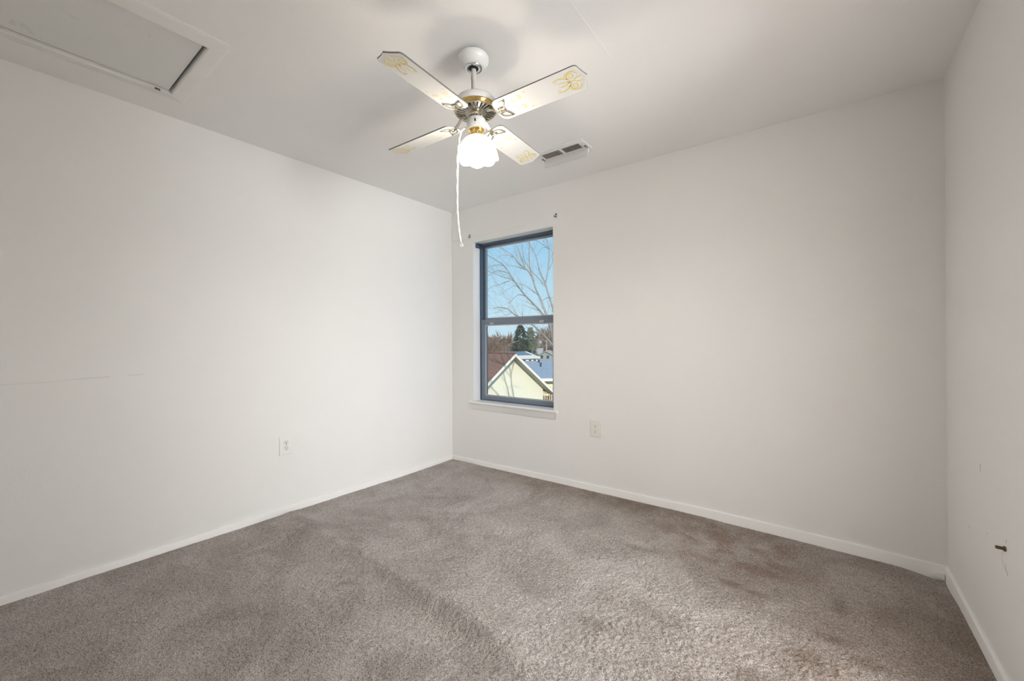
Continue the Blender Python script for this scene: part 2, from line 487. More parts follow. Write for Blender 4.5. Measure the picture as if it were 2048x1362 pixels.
Z += ridge([-2.92, -2.87, -2.70, -2.52, -2.3], [1.31, 1.296, 1.281, 1.27, 1.26], [.002, .018, .030, .020, 0], .035, .07)
Z += ridge([-2.6, -2.2, -1.9, -1.5], [.95, .98, 1.0, 1.0], [0, .008, .006, 0], .05, .09)
Z += ridge([-1.0, -.7, -.35], [1.42, 1.5, 1.62], [0, .006, 0], .05, .05)
Z += ridge([-2.2, -1.9, -1.7], [1.62, 1.68, 1.72], [0, .004, 0], .03, .05)
for (cx, cy, r_, a_) in [(-1.885, 1.09, .022, .022), (-1.855, 1.11, .016, .014), (-2.815, 1.165, .025, .018), (-2.703, 2.626, .018, .014), (-1.80, 2.554, .02, .014), (-1.83, 2.52, .016, .01)]:
    Z -= a_ * np.exp(-(((X - cx) * .8 + (Y - cy) * .6) / (r_ * 1.8)) ** 2 - (((Y - cy) * .8 - (X - cx) * .6) / (r_ * .7)) ** 2)
edge = np.clip(np.minimum(np.minimum(X - XL, XR - X), YB - Y) / .05, .25, 1)
Z += edge * (.0030 * smooth_noise(.24, .18, 1) + .0008 * smooth_noise(.07, .05, 2) + .0006 * smooth_noise(.03, .02, 3)
             + .0017 * smooth_noise(.0092, .0085, 4) + .0013 * rng.standard_normal(X.shape))
near_back = np.clip(1 - (YB - Y) / .45, 0, 1) ** 1.5
Z += near_back * np.interp(X, [-2.93, -.65, .30, .47], [.012, .024, .006, -.004])
Z -= .014 * np.exp(-((X - .44) / .09) ** 2 - ((Y - 2.80) / .12) ** 2)
Z = np.maximum(Z, -.03)
verts = np.stack([X.ravel(), Y.ravel(), Z.ravel()], 1).astype(np.float32)
ii = (np.arange(ny - 1)[:, None] * nx + np.arange(nx - 1)[None, :]).ravel()
quads = np.stack([ii, ii + 1, ii + nx + 1, ii + nx], 1).astype(np.int32)
me = bpy.data.meshes.new('floor')
me.vertices.add(len(verts)); me.vertices.foreach_set('co', verts.ravel())
me.loops.add(quads.size); me.loops.foreach_set('vertex_index', quads.ravel())
me.polygons.add(len(quads)); me.polygons.foreach_set('loop_start', np.arange(0, quads.size, 4, dtype=np.int32))
me.polygons.foreach_set('loop_total', np.full(len(quads), 4, np.int32))
me.update(calc_edges=True)
me.polygons.foreach_set('use_smooth', [True] * len(quads))
me.materials.append(M['carpet'])
floor = bpy.data.objects.new('floor', me); COL.objects.link(floor)
set_props(floor, kind='structure')
bm = bmesh.new(); box(bm, XL, XR, YF, YB, -.12, -.05)
set_props(finish('floor_slab', bm, 'fence', smooth=False), kind='structure')

# baseboards, each with a rounded top edge
def baseboard(name, path, tops, inward):
    """path: wall points along the run, tops: heights, inward: unit vector into the room"""
    bm = bmesh.new()
    rings = []
    for (px, py), h in zip(path, tops):
        prof = [(0, -.06), (TB, -.06), (TB, h - .006), (TB * .8, h - .002), (TB * .45, h), (0, h)]
        rings.append([bm.verts.new((px + inward[0] * u, py + inward[1] * u, z)) for u, z in prof])
    for A, B in zip(rings, rings[1:]):
        for k in range(len(A)):
            bm.faces.new((A[k], A[(k + 1) % len(A)], B[(k + 1) % len(A)], B[k]))
    bm.faces.new(rings[0]); bm.faces.new(rings[-1])
    return set_props(finish(name, bm, 'trim', angle=50), kind='structure')
baseboard('baseboard_left', [(XL, YF), (XL, .07), (XL, 1.2), (XL, YB)], [.034, .036, .044, .046], (1, 0))
baseboard('baseboard_back', [(XL + TB, YB), (-1.6, YB), (-.646, YB), (.0, YB), (XR, YB)], [.046, .066, .079, .072, .060], (0, -1))
baseboard('baseboard_right', [(XR, YB - TB), (XR, 2.1), (XR, 1.762)], [.060, .053, .051], (-1, 0))

# ------------------------------------------------------------------ window
window = empty('window_1', (0, 0, 0)); set_props(window, kind='structure')
YFm = 2.966
bm = bmesh.new()   # outer frame
ft = .020
box(bm, WX0, WX0 + ft, YFm, 3.06, WZ0, WZ1, .002)
box(bm, WX1 - ft, WX1, YFm, 3.06, WZ0, WZ1, .002)
box(bm, WX0 + ft, WX1 - ft, YFm, 3.06, WZ1 - ft, WZ1, .002)
box(bm, WX0 + ft, WX1 - ft, YFm + .002, 3.06, WZ0, WZ0 + .014, .002)
for xs in (WX0 + ft, WX1 - ft - .008):      # divider between the two sash tracks
    box(bm, xs, xs + .008, 3.000, 3.006, WZ0 + .014, WZ1 - ft)
finish('window_frame', bm, 'frame', window)
def sash(name, x0, x1, z0, z1, y0, y1, sw, bot, top, bead):
    bm = bmesh.new()
    box(bm, x0, x0 + sw, y0, y1, z0, z1, .003)
    box(bm, x1 - sw, x1, y0, y1, z0, z1, .003)
    box(bm, x0 + sw, x1 - sw, y0, y1, z0, z0 + bot, .003)
    box(bm, x0 + sw, x1 - sw, y0, y1, z1 - top, z1, .003)
    s = finish(name, bm, 'sash', window)
    bm = bmesh.new()  # pale glazing bead round the pane
    gx0, gx1, gz0, gz1 = x0 + sw, x1 - sw, z0 + bot, z1 - top
    t = bead; ym = (y0 + y1) / 2
    for q in [(gx0, gx0 + t, gz0, gz1), (gx1 - t, gx1, gz0, gz1), (gx0 + t, gx1 - t, gz0, gz0 + t), (gx0 + t, gx1 - t, gz1 - t, gz1)]:
        box(bm, q[0], q[1], y0 + .004, ym, q[2], q[3])
    finish('glazing_bead', bm, 'frame_light', s)
    bm = bmesh.new()
    box(bm, gx0 + .001, gx1 - .001, ym, ym + .004, gz0 + .001, gz1 - .001)
    finish('glass_pane', bm, 'glass', s, smooth=False)
    return s
sash('upper_sash', WX0 + ft, WX1 - ft, 1.352, WZ1 - ft, 3.008, 3.036, .014, .030, .012, .011)
low = sash('lower_sash', WX0 + ft, WX1 - ft, WZ0 + .014, 1.374, 2.968, 2.998, .040, .036, .050, .010)
for xs in (-2.49, -1.93):     # finger pulls on the meeting rail
    bm = bmesh.new(); box(bm, xs - .022, xs + .022, 2.960, 2.969, 1.325, 1.345, .003)
    finish('finger_pull', bm, 'frame_light', low)

# added lining: skylight on the recess painted as a whiter gloss
bm = bmesh.new()
box(bm, WX0, WX0 + .0015, YB + .001, YFm, WZ0, WZ1); box(bm, WX1 - .0015, WX1, YB + .001, YFm, WZ0, WZ1)
box(bm, WX0, WX1, YB + .001, YFm, WZ1 - .0015, WZ1)
set_props(finish('trim_skylit', bm, 'gloss', smooth=False), kind='structure')
# stool and apron
bm = bmesh.new()
prof = [(YFm + .004, WZ0 + .004), (YFm + .004, WZ0 - .016), (YB, WZ0 - .016), (YB, WZ0 - .075), (YB - .006, WZ0 - .074), (YB - .012, WZ0 - .066),
        (YB - .020, WZ0 - .026), (YB - .024, WZ0 - .018), (YB - .032, WZ0 - .016), (YB - .036, WZ0 - .010), (YB - .036, WZ0 - .002), (YB - .032, WZ0 + .004)]
xs0, xs1 = -2.684, -1.716
inner = [(y, z) for y, z in prof]
def stool_ring(x, pts): return [bm.verts.new((x, y, z)) for y, z in pts]
front = [p for p in prof[2:]] + [(YB, WZ0 + .004)]
ends = []
for x, sh in ((xs0, 0), (xs1, 0)):
    sgn = 1 if x == xs0 else -1
    # the ends taper back towards the bottom
    ends.append([bm.verts.new((x + sgn * max(0, (WZ0 - .018 - z)) * .42, y, z)) for y, z in front])
A, B = ends
for k in range(len(A)): bm.faces.new((A[k], A[(k + 1) % len(A)], B[(k + 1) % len(A)], B[k]))
bm.faces.new(A); bm.faces.new(B)
box(bm, WX0, WX1, YB - .001, YFm + .004, WZ0 - .016, WZ0 + .004)
set_props(finish('trim_1', bm, 'trim', angle=40), kind='structure')

# small dark blind bracket left in the top left corner of the window recess
bm = bmesh.new()
bx = WX0
box(bm, bx, bx + .003, 2.905, 2.962, 2.060, 2.100)
box(bm, bx + .003, bx + .030, 2.905, 2.908, 2.060, 2.100)
box(bm, bx + .003, bx + .030, 2.959, 2.962, 2.060, 2.100)
box(bm, bx + .003, bx + .030, 2.908, 2.959, 2.097, 2.100)
box(bm, bx + .006, bx + .020, 2.922, 2.945, 2.064, 2.090, .002)
set_props(finish('blind_bracket', bm, 'frame', smooth=False), 'small dark metal blind bracket in the top left corner of the window recess', 'bracket')

# curtain-rod screws with bits of plastic anchor
def curtain_screw(x, z, label, seed):
    r = random.Random(seed)
    root = empty('curtain_rod_anchor', (x, YB, z))
    set_props(root, label, 'wall anchor', 'curtain rod anchors above the window')
    bm = bmesh.new()
    tube(bm, [(-.008, -.001, -.002), (-.008, -.007, -.002)], .007, 10)
    tube(bm, [(.004, -.001, -.008), (.005, -.008, -.009)], .006, 10)
    finish('plastic_plug', bm, 'grey_metal', root)
    bm = bmesh.new()
    tube(bm, [(.008, 0, .004), (.010, -.012, .010)], .0028, 8)
    tube(bm, [(.010, -.011, .010), (.0106, -.0145, .0115)], .006, 10)
    finish('screw', bm, 'brown_metal', root)
curtain_screw(-2.684, 2.165, 'grey wall anchor with screw above the left end of the window', 1)
curtain_screw(-1.730, 2.184, 'grey wall anchor with screw above the right end of the window', 2)

def wall_line(name, pts, w, parent, m, off=.0006, normal=(0, -1, 0)):
    bm = bmesh.new()
    tube(bm, pts, w / 2, 6)
    ax = 1 if parent is wall_back else 0           # flattened against its wall
    c = pts[0][ax]
    for v in bm.verts: v.co[ax] = c + (v.co[ax] - c) / (w / 2) * .0006
    return finish(name, bm, m, parent, smooth=False)
yw = YB - .0002
wall_line('hairline_crack', [(XL + .002, yw, 2.30), (XL + .003, yw, 2.172), (-2.895, yw, 2.147), (-2.86, yw, 2.150), (-2.826, yw, 2.152), (-2.79, yw, 2.147), (-2.74, yw, 2.148), (-2.72, yw, 2.137), (-2.69, yw, 2.150)], .0022, wall_back, 'crack')
wall_line('hairline_crack', [(-2.69, yw, 2.150), (-2.648, yw, 2.157), (-2.313, yw, 2.159), (-2.037, yw, 2.155)], .0016, wall_back, 'mark_faint')
wall_line('paint_seam', [(-1.53, yw, .503), (-1.47, yw, .494), (-1.42, yw, .489)], .0022, wall_back, 'smudge')

# ------------------------------------------------------------------ power outlets
def outlet(loc, rot, label, mname):
    root = empty('wall_outlet', loc)
    root.rotation_euler = (0, 0, rot)
    set_props(root, label, 'power outlet')
    # local frame: plate faces -y
    w, h = .044, .0635
    bm = bmesh.new()
    box(bm, -w, w, -.007, 0, -h, h, .0035, seg=3)
    plate = finish('cover_plate', bm, mname, root)
    for s in (1, -1):
        bm = bmesh.new()
        cz = s * .0195
        pts = []
        for k in range(32):
            a = 2 * PI * k / 32
            pts.append((.0172 * math.cos(a), max(-.0135, min(.0135, .0172 * math.sin(a)))))
        prism(bm, pts, .0055, .0086, 0, lambda x, y, z: (x, -z, cz + y))
        for k in range(32):   # shadow gap around the receptacle
            pass
        soc = finish('receptacle', bm, 'plastic_ivory' if mname == 'plastic' else mname, root, angle=30)
        bm = bmesh.new()
        box(bm, -.0075, -.0050, -.0090, -.0080, cz + .001, cz + .0095)
        box(bm, .0050, .0072, -.0090, -.0080, cz + .002, cz + .0088)
        tube(bm, [(0, -.0080, cz - .0065), (0, -.0090, cz - .0065)], .0032, 12)
        finish('socket_slots', bm, 'slot', soc, smooth=False)
    bm = bmesh.new()
    tube(bm, [(0, -.0065, 0), (0, -.0078, 0)], .0032, 14)
    finish('screw', bm, 'grey_metal' if mname == 'plastic' else mname, root)
    return root
outlet((XL, 1.296, .462), PI / 2, 'white duplex power outlet low on the left wall', 'plastic')
outlet((-1.385, YB, .497), 0, 'ivory duplex power outlet low on the back wall right of the window', 'plastic_ivory')

# ------------------------------------------------------------------ right wall: brass stub, creases and scrapes
root = empty('threaded_stub', (XR, 2.068, .469))
set_props(root, 'short dark brass threaded stub sticking out of the right wall', 'metal stub')
bm = bmesh.new()
npts = []; nr = []
for i in range(25):
    t = i / 24
    npts.append((.002 - .024 * t, 0, 0.001 * t)); nr.append(.0052 + (.0007 if i % 2 else 0))
npts.append((-.0232, 0, .001)); nr.append(.0038)
tube(bm, npts, nr, 14)
finish('threaded_tube', bm, 'brown_metal', root, angle=60)
bm = bmesh.new()
hexp = [(.0088 * math.cos(k * PI / 3), .0088 * math.sin(k * PI / 3)) for k in range(6)]
prism(bm, hexp, 0, .005, 0, lambda x, y, z: (-z, x, y))
finish('hex_nut', bm, 'brown_metal', root, smooth=False)
xw = XR - .0002
wall_line('crease', [(xw, 2.100, .455), (xw, 2.103, .43), (xw, 2.098, .41), (xw, 2.086, .402), (xw, 2.058, .392)], .0035, wall_right, 'mark_faint')
wall_line('crease', [(xw, 2.075, .415), (xw, 2.06, .398), (xw, 2.05, .388)], .003, wall_right, 'mark')
wall_line('scratch', [(xw, 2.337, .687), (xw, 2.338, .657)], .0035, wall_right, 'mark')
wall_line('scratch', [(xw, 2.061, .502), (xw, 2.062, .492)], .003, wall_right, 'mark')
wall_line('scuff', [(xw, 2.262, .452), (xw, 2.253, .449)], .006, wall_right, 'mark_faint')
wall_line('scuff', [(xw, 2.505, .389), (xw, 2.495, .387)], .006, wall_right, 'mark_faint')
xw = XL + .0002
wall_line('scuff', [(xw, .05, .979), (xw, .224, .980), (xw, .30, .986)], .004, wall_left, 'smudge')
wall_line('scuff', [(xw, .30, .986), (xw, .34, .988), (xw, .43, .990)], .008, wall_left, 'smudge')
wall_line('scuff', [(xw, .50, .992), (xw, .56, .994)], .006, wall_left, 'smudge')

# scrap of paper at the foot of the right-hand corner
bm = bmesh.new()
prism(bm, [(-.030, .0), (-.024, .016), (-.006, .020), (.008, .019), (.009, -.012), (-.02, -.004)], 0, .014, 0, lambda x, y, z: (x, -z - .001 * math.sin(x * 300), y))
o = finish('paper_scrap', bm, 'paper', loc=(.452, YB - TB - .0005, .008))
set_props(o, 'crumpled white paper scrap at the foot of the right-hand corner of the back wall', 'scrap')

# ------------------------------------------------------------------ attic hatch
hatch = empty('attic_hatch', (-2.37, .2, H))
set_props(hatch, 'white attic hatch with moulded frame in the ceiling by the left wall', 'attic hatch')
def H_(x, y, z): return (x + 2.37, y - .2, z)
def casing(name, a, b_, out):
    """a->b: inner edge, out: outward unit vector; mitred 45 degree moulding"""
    bm = bmesh.new()
    W_ = .074
    prof = [(0, 0), (0, -.014), (.006, -.018), (.028, -.015), (.056, -.011), (.066, -.008), (W_, -.003), (W_, 0)]
    ax, ay = a; bx_, by_ = b_
    l = math.hypot(bx_ - ax, by_ - ay); t = ((bx_ - ax) / l, (by_ - ay) / l)
    A = [bm.verts.new(H_(ax + out[0] * u - t[0] * u, ay + out[1] * u - t[1] * u, z)) for u, z in prof]
    B = [bm.verts.new(H_(bx_ + out[0] * u + t[0] * u, by_ + out[1] * u + t[1] * u, z)) for u, z in prof]
    for k in range(len(A)): bm.faces.new((A[k], A[(k + 1) % len(A)], B[(k + 1) % len(A)], B[k]))
    bm.faces.new(A); bm.faces.new(B)
    return finish(name, bm, 'trim_aged', hatch, angle=25)
casing('casing', (HX0, HY0), (HX0, HY1), (-1, 0))
casing('casing', (HX1, HY0), (HX1, HY1), (1, 0))
casing('casing', (HX0, HY1), (HX1, HY1), (0, 1))
casing('casing', (HX0, HY0), (HX1, HY0), (0, -1))
bm = bmesh.new()
box(bm, *[v + 2.37 for v in (HX0 + .0075, HX1 - .001)], HY0 + .004 - .2, HY1 - .010 - .2, -.0035, -.0005, .0005)
finish('hatch_panel', bm, 'hatch_panel', hatch, smooth=False)
bm = bmesh.new()
tube(bm, [H_(HX0 + .004, .565, -.019), H_(HX0 + .014, .560, -.021), H_(HX0 + .010, .545, -.019)], .004, 6)
finish('latch_scrap', bm, 'brown_metal', hatch)

# ------------------------------------------------------------------ ceiling vent with clear air deflector
vent = empty('ceiling_vent', (-1.385, 2.39, H))
set_props(vent, 'white ceiling air vent with dark louvres and a clear deflector beyond the fan', 'air vent')
vx, vy = -1.385, 2.39
def V_(x0, x1, y0, y1, z0, z1): return (x0 - vx, x1 - vx, y0 - vy, y1 - vy, z0, z1)
fx0, fx1, fy0, fy1 = -1.562, -1.206, 2.312, 2.468
sx0, sx1, sy0, sy1 = -1.531, -1.248, 2.352, 2.424
bm = bmesh.new()
zf = -.009
for q in [(fx0, fx1, fy0, sy0), (fx0, fx1, sy1, fy1), (fx0, sx0, sy0, sy1), (sx1, fx1, sy0, sy1), (-1.393, -1.375, sy0, sy1)]:
    box(bm, *V_(*q, zf, 0), .0015)
for k in range(4):
    pass
finish('faceplate', bm, 'vent', vent)
bm = bmesh.new(); box(bm, *V_(sx0, sx1, sy0, sy1, -.0015, -.0005))
finish('duct', bm, 'vent_dark', vent, smooth=False)
bm = bmesh.new()
for (a, c, n) in ((sx0, -1.393, 11), (-1.375, sx1, 11)):
    for k in range(n):
        xc = a + (c - a) * (k + .5) / n
        tilt = .0007
        prism(bm, [(xc - .0014 - tilt, zf + .0005), (xc + .0010 - tilt, zf + .0005), (xc + .0010 + tilt, -.003), (xc - .0010 + tilt, -.003)], sy0, sy1, 0,
              lambda x, y, z: (x - vx, z - vy, y))
finish('louvres', bm, 'damper', vent, smooth=False)
bm = bmesh.new(); box(bm, *V_(sx0, -1.393, sy0, sy1, -.0022, -.0016))
finish('damper_blade', bm, 'damper', vent, smooth=False)
for xs in (fx0 + .012, fx1 - .018):
    bm = bmesh.new(); tube(bm, [(xs - vx, 2.405 - vy, zf), (xs - vx, 2.405 - vy, zf - .004)], .007, 12)
    tube(bm, [(xs - vx - .004, 2.400 - vy, zf - .003), (xs - vx + .006, 2.425 - vy, zf - .006)], .004, 8)
    finish('deflector_magnet', bm, 'grey_metal', vent)
bm = bmesh.new()
rows = []
dx0, dx1 = -1.555, -1.212
for j in range(9):
    t = j / 8
    yy = 2.428 + .012 * math.sin(t * PI * .7); zz = zf - .002 - .056 * t
    inset = 0 if t < .75 else .016 * ((t - .75) / .25) ** 2
    rows.append([(x, yy, zz) for x in np.linspace(dx0 + inset, dx1 - inset - .01 * t, 13)])
vr = [[bm.verts.new((x - vx, y - vy, z)) for x, y, z in r] for r in rows]
for r0, r1 in zip(vr, vr[1:]):
    for k in range(12): bm.faces.new((r0[k], r0[k + 1], r1[k + 1], r1[k]))
df_ = finish('air_deflector', bm, 'clear_plastic', vent)
sm = df_.modifiers.new('thick', 'SOLIDIFY'); sm.thickness = .002
bm = bmesh.new()
rim = [rows[j][0] for j in range(9)] + rows[-1][1:-1] + [rows[j][-1] for j in range(8, -1, -1)]
tube(bm, [(x - vx, y - vy, z) for x, y, z in rim], .0013, 6)
finish('deflector_rim', bm, 'vent', df_)

# ------------------------------------------------------------------ ceiling fan
FX, FY = -1.222, 1.337
fan = empty('ceiling_fan', (FX, FY, H))
set_props(fan, 'white four-blade ceiling fan with gold scrollwork and a lit tulip shade', 'ceiling fan')
# the fan hangs slightly askew from its ball joint: slope of the blade disc
TXs, TYs = 0.0377, 0.0244
Tm = Matrix(((1, 0, -TXs, 0), (0, 1, -TYs, 0), (TXs, TYs, 1, 0), (0, 0, 0, 1)))
axis_pt = Vector((-1.2137 - FX, 1.3427 - FY, 2.14 - H))      # centre of the blade disc
TR = Matrix.Translation(axis_pt) @ Tm                        # local: origin at the blade disc centre, z along the fan's axis
Z0 = 2.14
def hang(o):
    o.data.transform(TR); o.data.update(); return o

bm = bmesh.new()
lathe(bm, [(.034, -.0185), (.054, -.0195), (.0635, -.023), (.0668, -.029), (.0674, -.037), (.0660, -.045), (.0615, -.052), (.0545, -.060), (.0470, -.067), (.0415, -.0705), (.0365, -.0718)], 56)
finish('canopy', bm, 'fan_white', fan)
bm = bmesh.new()
lathe(bm, [(.034, .0), (.034, -.022)], 32, closed_top=True)
finish('mounting_bracket', bm, 'grey_metal', fan)
bm = bmesh.new()
lathe(bm, [(.0375, -.0695), (.0385, -.0725), (.037, -.0755), (.030, -.0765), (.0225, -.075), (.0215, -.070)], 48)
finish('canopy_ring', bm, 'chrome', fan)
bm = bmesh.new()
lathe(bm, [(.0005, -.060), (.0215, -.060), (.0225, -.072), (.019, -.078), (.0118, -.080)], 32)
finish('hanger_ball', bm, 'black', fan)
bm = bmesh.new()
lathe(bm, [(.0112, 2.365 - Z0), (.0112, 2.255 - Z0), (.0135, 2.250 - Z0), (.0135, 2.228 - Z0)], 24)
rod = hang(finish('downrod', bm, 'fan_cream', fan))
bm = bmesh.new()   # lead wire taped along the rod
tube(bm, [(-.0113, -.003, .215), (-.0118, -.004, .19), (-.006, -.0105, .178), (-.0045, -.0112, .170), (-.007, -.010, .15), (-.0098, -.0068, .12)], .0011, 5)
hang(finish('lead_wire', bm, 'brown_metal', rod))
bm = bmesh.new()
lathe(bm, [(.013, 2.240 - Z0), (.040, 2.239 - Z0), (.066, 2.234 - Z0), (.083, 2.225 - Z0), (.0925, 2.212 - Z0), (.0955, 2.198 - Z0), (.0955, 2.187 - Z0)], 64)
hang(finish('motor_housing', bm, 'fan_white', fan))
bm = bmesh.new()
lathe(bm, [(.0958, 2.1895 - Z0), (.0972, 2.187 - Z0), (.0958, 2.181 - Z0), (.0915, 2.1755 - Z0), (.0900, 2.173 - Z0), (.0885, 2.172 - Z0)], 64)
hang(finish('brass_band', bm, 'brass', fan))
# slotted bottom plate
bm = bmesh.new()
NS = 28
for k in range(NS):
    a0 = 2 * PI * k / NS; a1 = 2 * PI * (k + .56) / NS; a2 = 2 * PI * (k + 1) / NS
    zt = 2.1722 - Z0
    def ringpt(r, a): return bm.verts.new((r * math.cos(a), r * math.sin(a), zt - (.0035 if r < .08 else 0)))
    for (r0, r1, aa, bb) in ((.028, .046, a0, a2), (.046, .082, a0, a1), (.082, .0895, a0, a2)):
        n = 4
        lo = [ringpt(r0, aa + (bb - aa) * i / n) for i in range(n + 1)]
        hi = [ringpt(r1, aa + (bb - aa) * i / n) for i in range(n + 1)]
        for i in range(n): bm.faces.new((lo[i], lo[i + 1], hi[i + 1], hi[i]))
bmesh.ops.remove_doubles(bm, verts=bm.verts[:], dist=1e-5)
pl = finish('slotted_plate', bm, 'chrome_iron', fan, smooth=False)
sm = pl.modifiers.new('thick', 'SOLIDIFY'); sm.thickness = .0012
hang(pl)
bm = bmesh.new(); lathe(bm, [(.001, 2.1795 - Z0), (.089, 2.1795 - Z0)], 40)
hang(finish('motor_core', bm, 'black', fan, smooth=False))
bm = bmesh.new()
lathe(bm, [(.0275, 2.172 - Z0), (.030, 2.165 - Z0), (.036, 2.152 - Z0), (.0405, 2.141 - Z0), (.0412, 2.137 - Z0)], 48)
hang(finish('chrome_collar', bm, 'chrome', fan))
bm = bmesh.new()
lathe(bm, [(.0405, 2.1385 - Z0), (.0415, 2.135 - Z0), (.0415, 2.098 - Z0), (.0400, 2.094 - Z0), (.034, 2.093 - Z0)], 48)
sw = hang(finish('switch_housing', bm, 'fan_white', fan))
# slide switch and screws facing the camera
toc = Vector((-FX, -FY, 0)).normalized()
tov = Vector((-toc.y, toc.x, 0))
def on_drum(a, z, r=.0415):
    return (toc * math.cos(a) + tov * math.sin(a)) * r + Vector((0, 0, z - Z0))
bm = bmesh.new()
for (a, z0, z1, rr) in ((-.12, 2.124, 2.112, .0035), (-.12, 2.130, 2.1295, .002), (-.12, 2.1055, 2.105, .0018), (.28, 2.103, 2.1025, .002)):
    p0 = on_drum(a, z0); p1 = on_drum(a, z1)
    tube(bm, [p0, p1], rr, 8)
hang(finish('slide_switch', bm, 'slot', sw))
bm = bmesh.new()
tube(bm, [on_drum(-.12, 2.137, .038), on_drum(-.12, 2.152, .040)], .0035, 8)
hang(finish('reverse_lever', bm, 'grey_metal', sw))
bm = bmesh.new()
lathe(bm, [(.0345, 2.0945 - Z0), (.0352, 2.090 - Z0), (.0335, 2.086 - Z0), (.0335, 2.074 - Z0), (.0350, 2.070 - Z0), (.0385, 2.064 - Z0), (.0405, 2.060 - Z0), (.039, 2.058 - Z0), (.033, 2.058 - Z0)], 48)
fit = hang(finish('light_fitter', bm, 'brass', fan))
bm = bmesh.new()
for k in range(22):   # embossed leaf ring
    a = 2 * PI * k / 22
    for s in (-1, 1):
        p = [Vector((.0362 * math.cos(a + s * q), .0362 * math.sin(a + s * q), z - Z0)) for q, z in ((.02, 2.064), (.09, 2.068), (.13, 2.073))]
        tube(bm, p, [.0012, .0026, .0006], 6)
hang(finish('leaf_ring', bm, 'brass', fit))
# tulip shade with fluted, scalloped rim
NP = 8
bm = bmesh.new()
prof_o = [(.0300, 2.0610), (.0345, 2.0600), (.0470, 2.0545), (.0590, 2.0450), (.0690, 2.0320), (.0765, 2.0170), (.0815, 2.0020), (.0850, 1.9880), (.0875, 1.9760), (.0890, 1.9685)]
def flute(th, i):
    t = max(0, (i - 3) / 6.0)
    w = abs(math.cos(th * NP / 2))
    return (.0055 * t * (w - .5), -.0075 * t * t * (w - .45))
seg = 128
rings = []
for i, (r, z) in enumerate(prof_o):
    rg = []
    for k in range(seg):
        th = 2 * PI * k / seg; dr, dz = flute(th, i)
        rg.append(bm.verts.new(((r + dr) * math.cos(th), (r + dr) * math.sin(th), z + dz - Z0)))
    rings.append(rg)
for i in range(len(rings) - 1):
    for k in range(seg): bm.faces.new((rings[i][k], rings[i][(k + 1) % seg], rings[i + 1][(k + 1) % seg], rings[i + 1][k]))
sh = hang(finish('lamp_shade', bm, 'shade', fan, angle=60))
sh['label'] = 'frosted tulip-shaped glass shade with scalloped rim'
bm = bmesh.new()
pr = [(.0005, 1.9725), (.012, 1.9745), (.0215, 1.980), (.0275, 1.989), (.0295, 1.999), (.0280, 2.009), (.0220, 2.021), (.0165, 2.031), (.0135, 2.038)]
lathe(bm, [(r, z - Z0) for r, z in pr], 32)
bulb = hang(finish('light_bulb', bm, 'bulb', fan))
bm = bmesh.new()
lathe(bm, [(.0137, 2.035 - Z0), (.0137, 2.058 - Z0)], 24)
hang(finish('lamp_holder', bm, 'brass', fan))

# blades: white boards with an ogee tip, printed gold scrollwork underneath
PITCHB, PHI0, RB, WB, DXB = -0.2152, 0.0959, 0.5172, 0.0609, 0.0253
def spiral(cx, cy, r0, r1, a0, turns, n=40, sgn=1):
    return [(cx + (r0 + (r1 - r0) * t) * math.cos(a0 + sgn * turns * 2 * PI * t), cy + (r0 + (r1 - r0) * t) * math.sin(a0 + sgn * turns * 2 * PI * t)) for t in [i / n for i in range(n + 1)]]
def bez(p0, p1, p2, p3, n=16):
    o_ = []
    for i in range(n + 1):
        t = i / n; u = 1 - t
        o_.append(tuple(u ** 3 * a + 3 * u * u * t * b_ + 3 * u * t * t * c + t ** 3 * d for a, b_, c, d in zip(p0, p1, p2, p3)))
    return o_
def blade_outline(inset=0.0):
    w, R = WB - inset, RB - inset
    wr = .0585 - inset
    r0 = .112 + inset
    half = []
    for i in range(7):   # rounded root corner
        a = PI / 2 * i / 6
        half.append((r0 + .030 * (1 - math.sin(a)) , wr - .030 + .030 * math.cos(a)) if False else (r0 + .030 - .030 * math.cos(a), wr - .030 + .030 * math.sin(a)))
    xs_ = R - DXB - .012
    half.append((xs_, w))
    for i in range(1, 6):   # rounded shoulder
        a = PI / 2 * (1 - i / 6 * .62)
        half.append((xs_ + .022 * math.cos(a), w - .022 + .022 * math.sin(a)))
    for i in range(1, 7):   # ogee up to the point
        t = i / 6
        px = half[12][0] if False else None
        x_s, y_s = xs_ + .022 * math.cos(PI / 2 * (1 - 5 / 6 * .62)), w - .022 + .022 * math.sin(PI / 2 * (1 - 5 / 6 * .62))
        half.append((x_s + (R - x_s) * (t * .75 + .25 * t ** 3), y_s * (1 - t)))
    low_ = [(x, -y) for x, y in reversed(half[:-1])]
    return half + low_
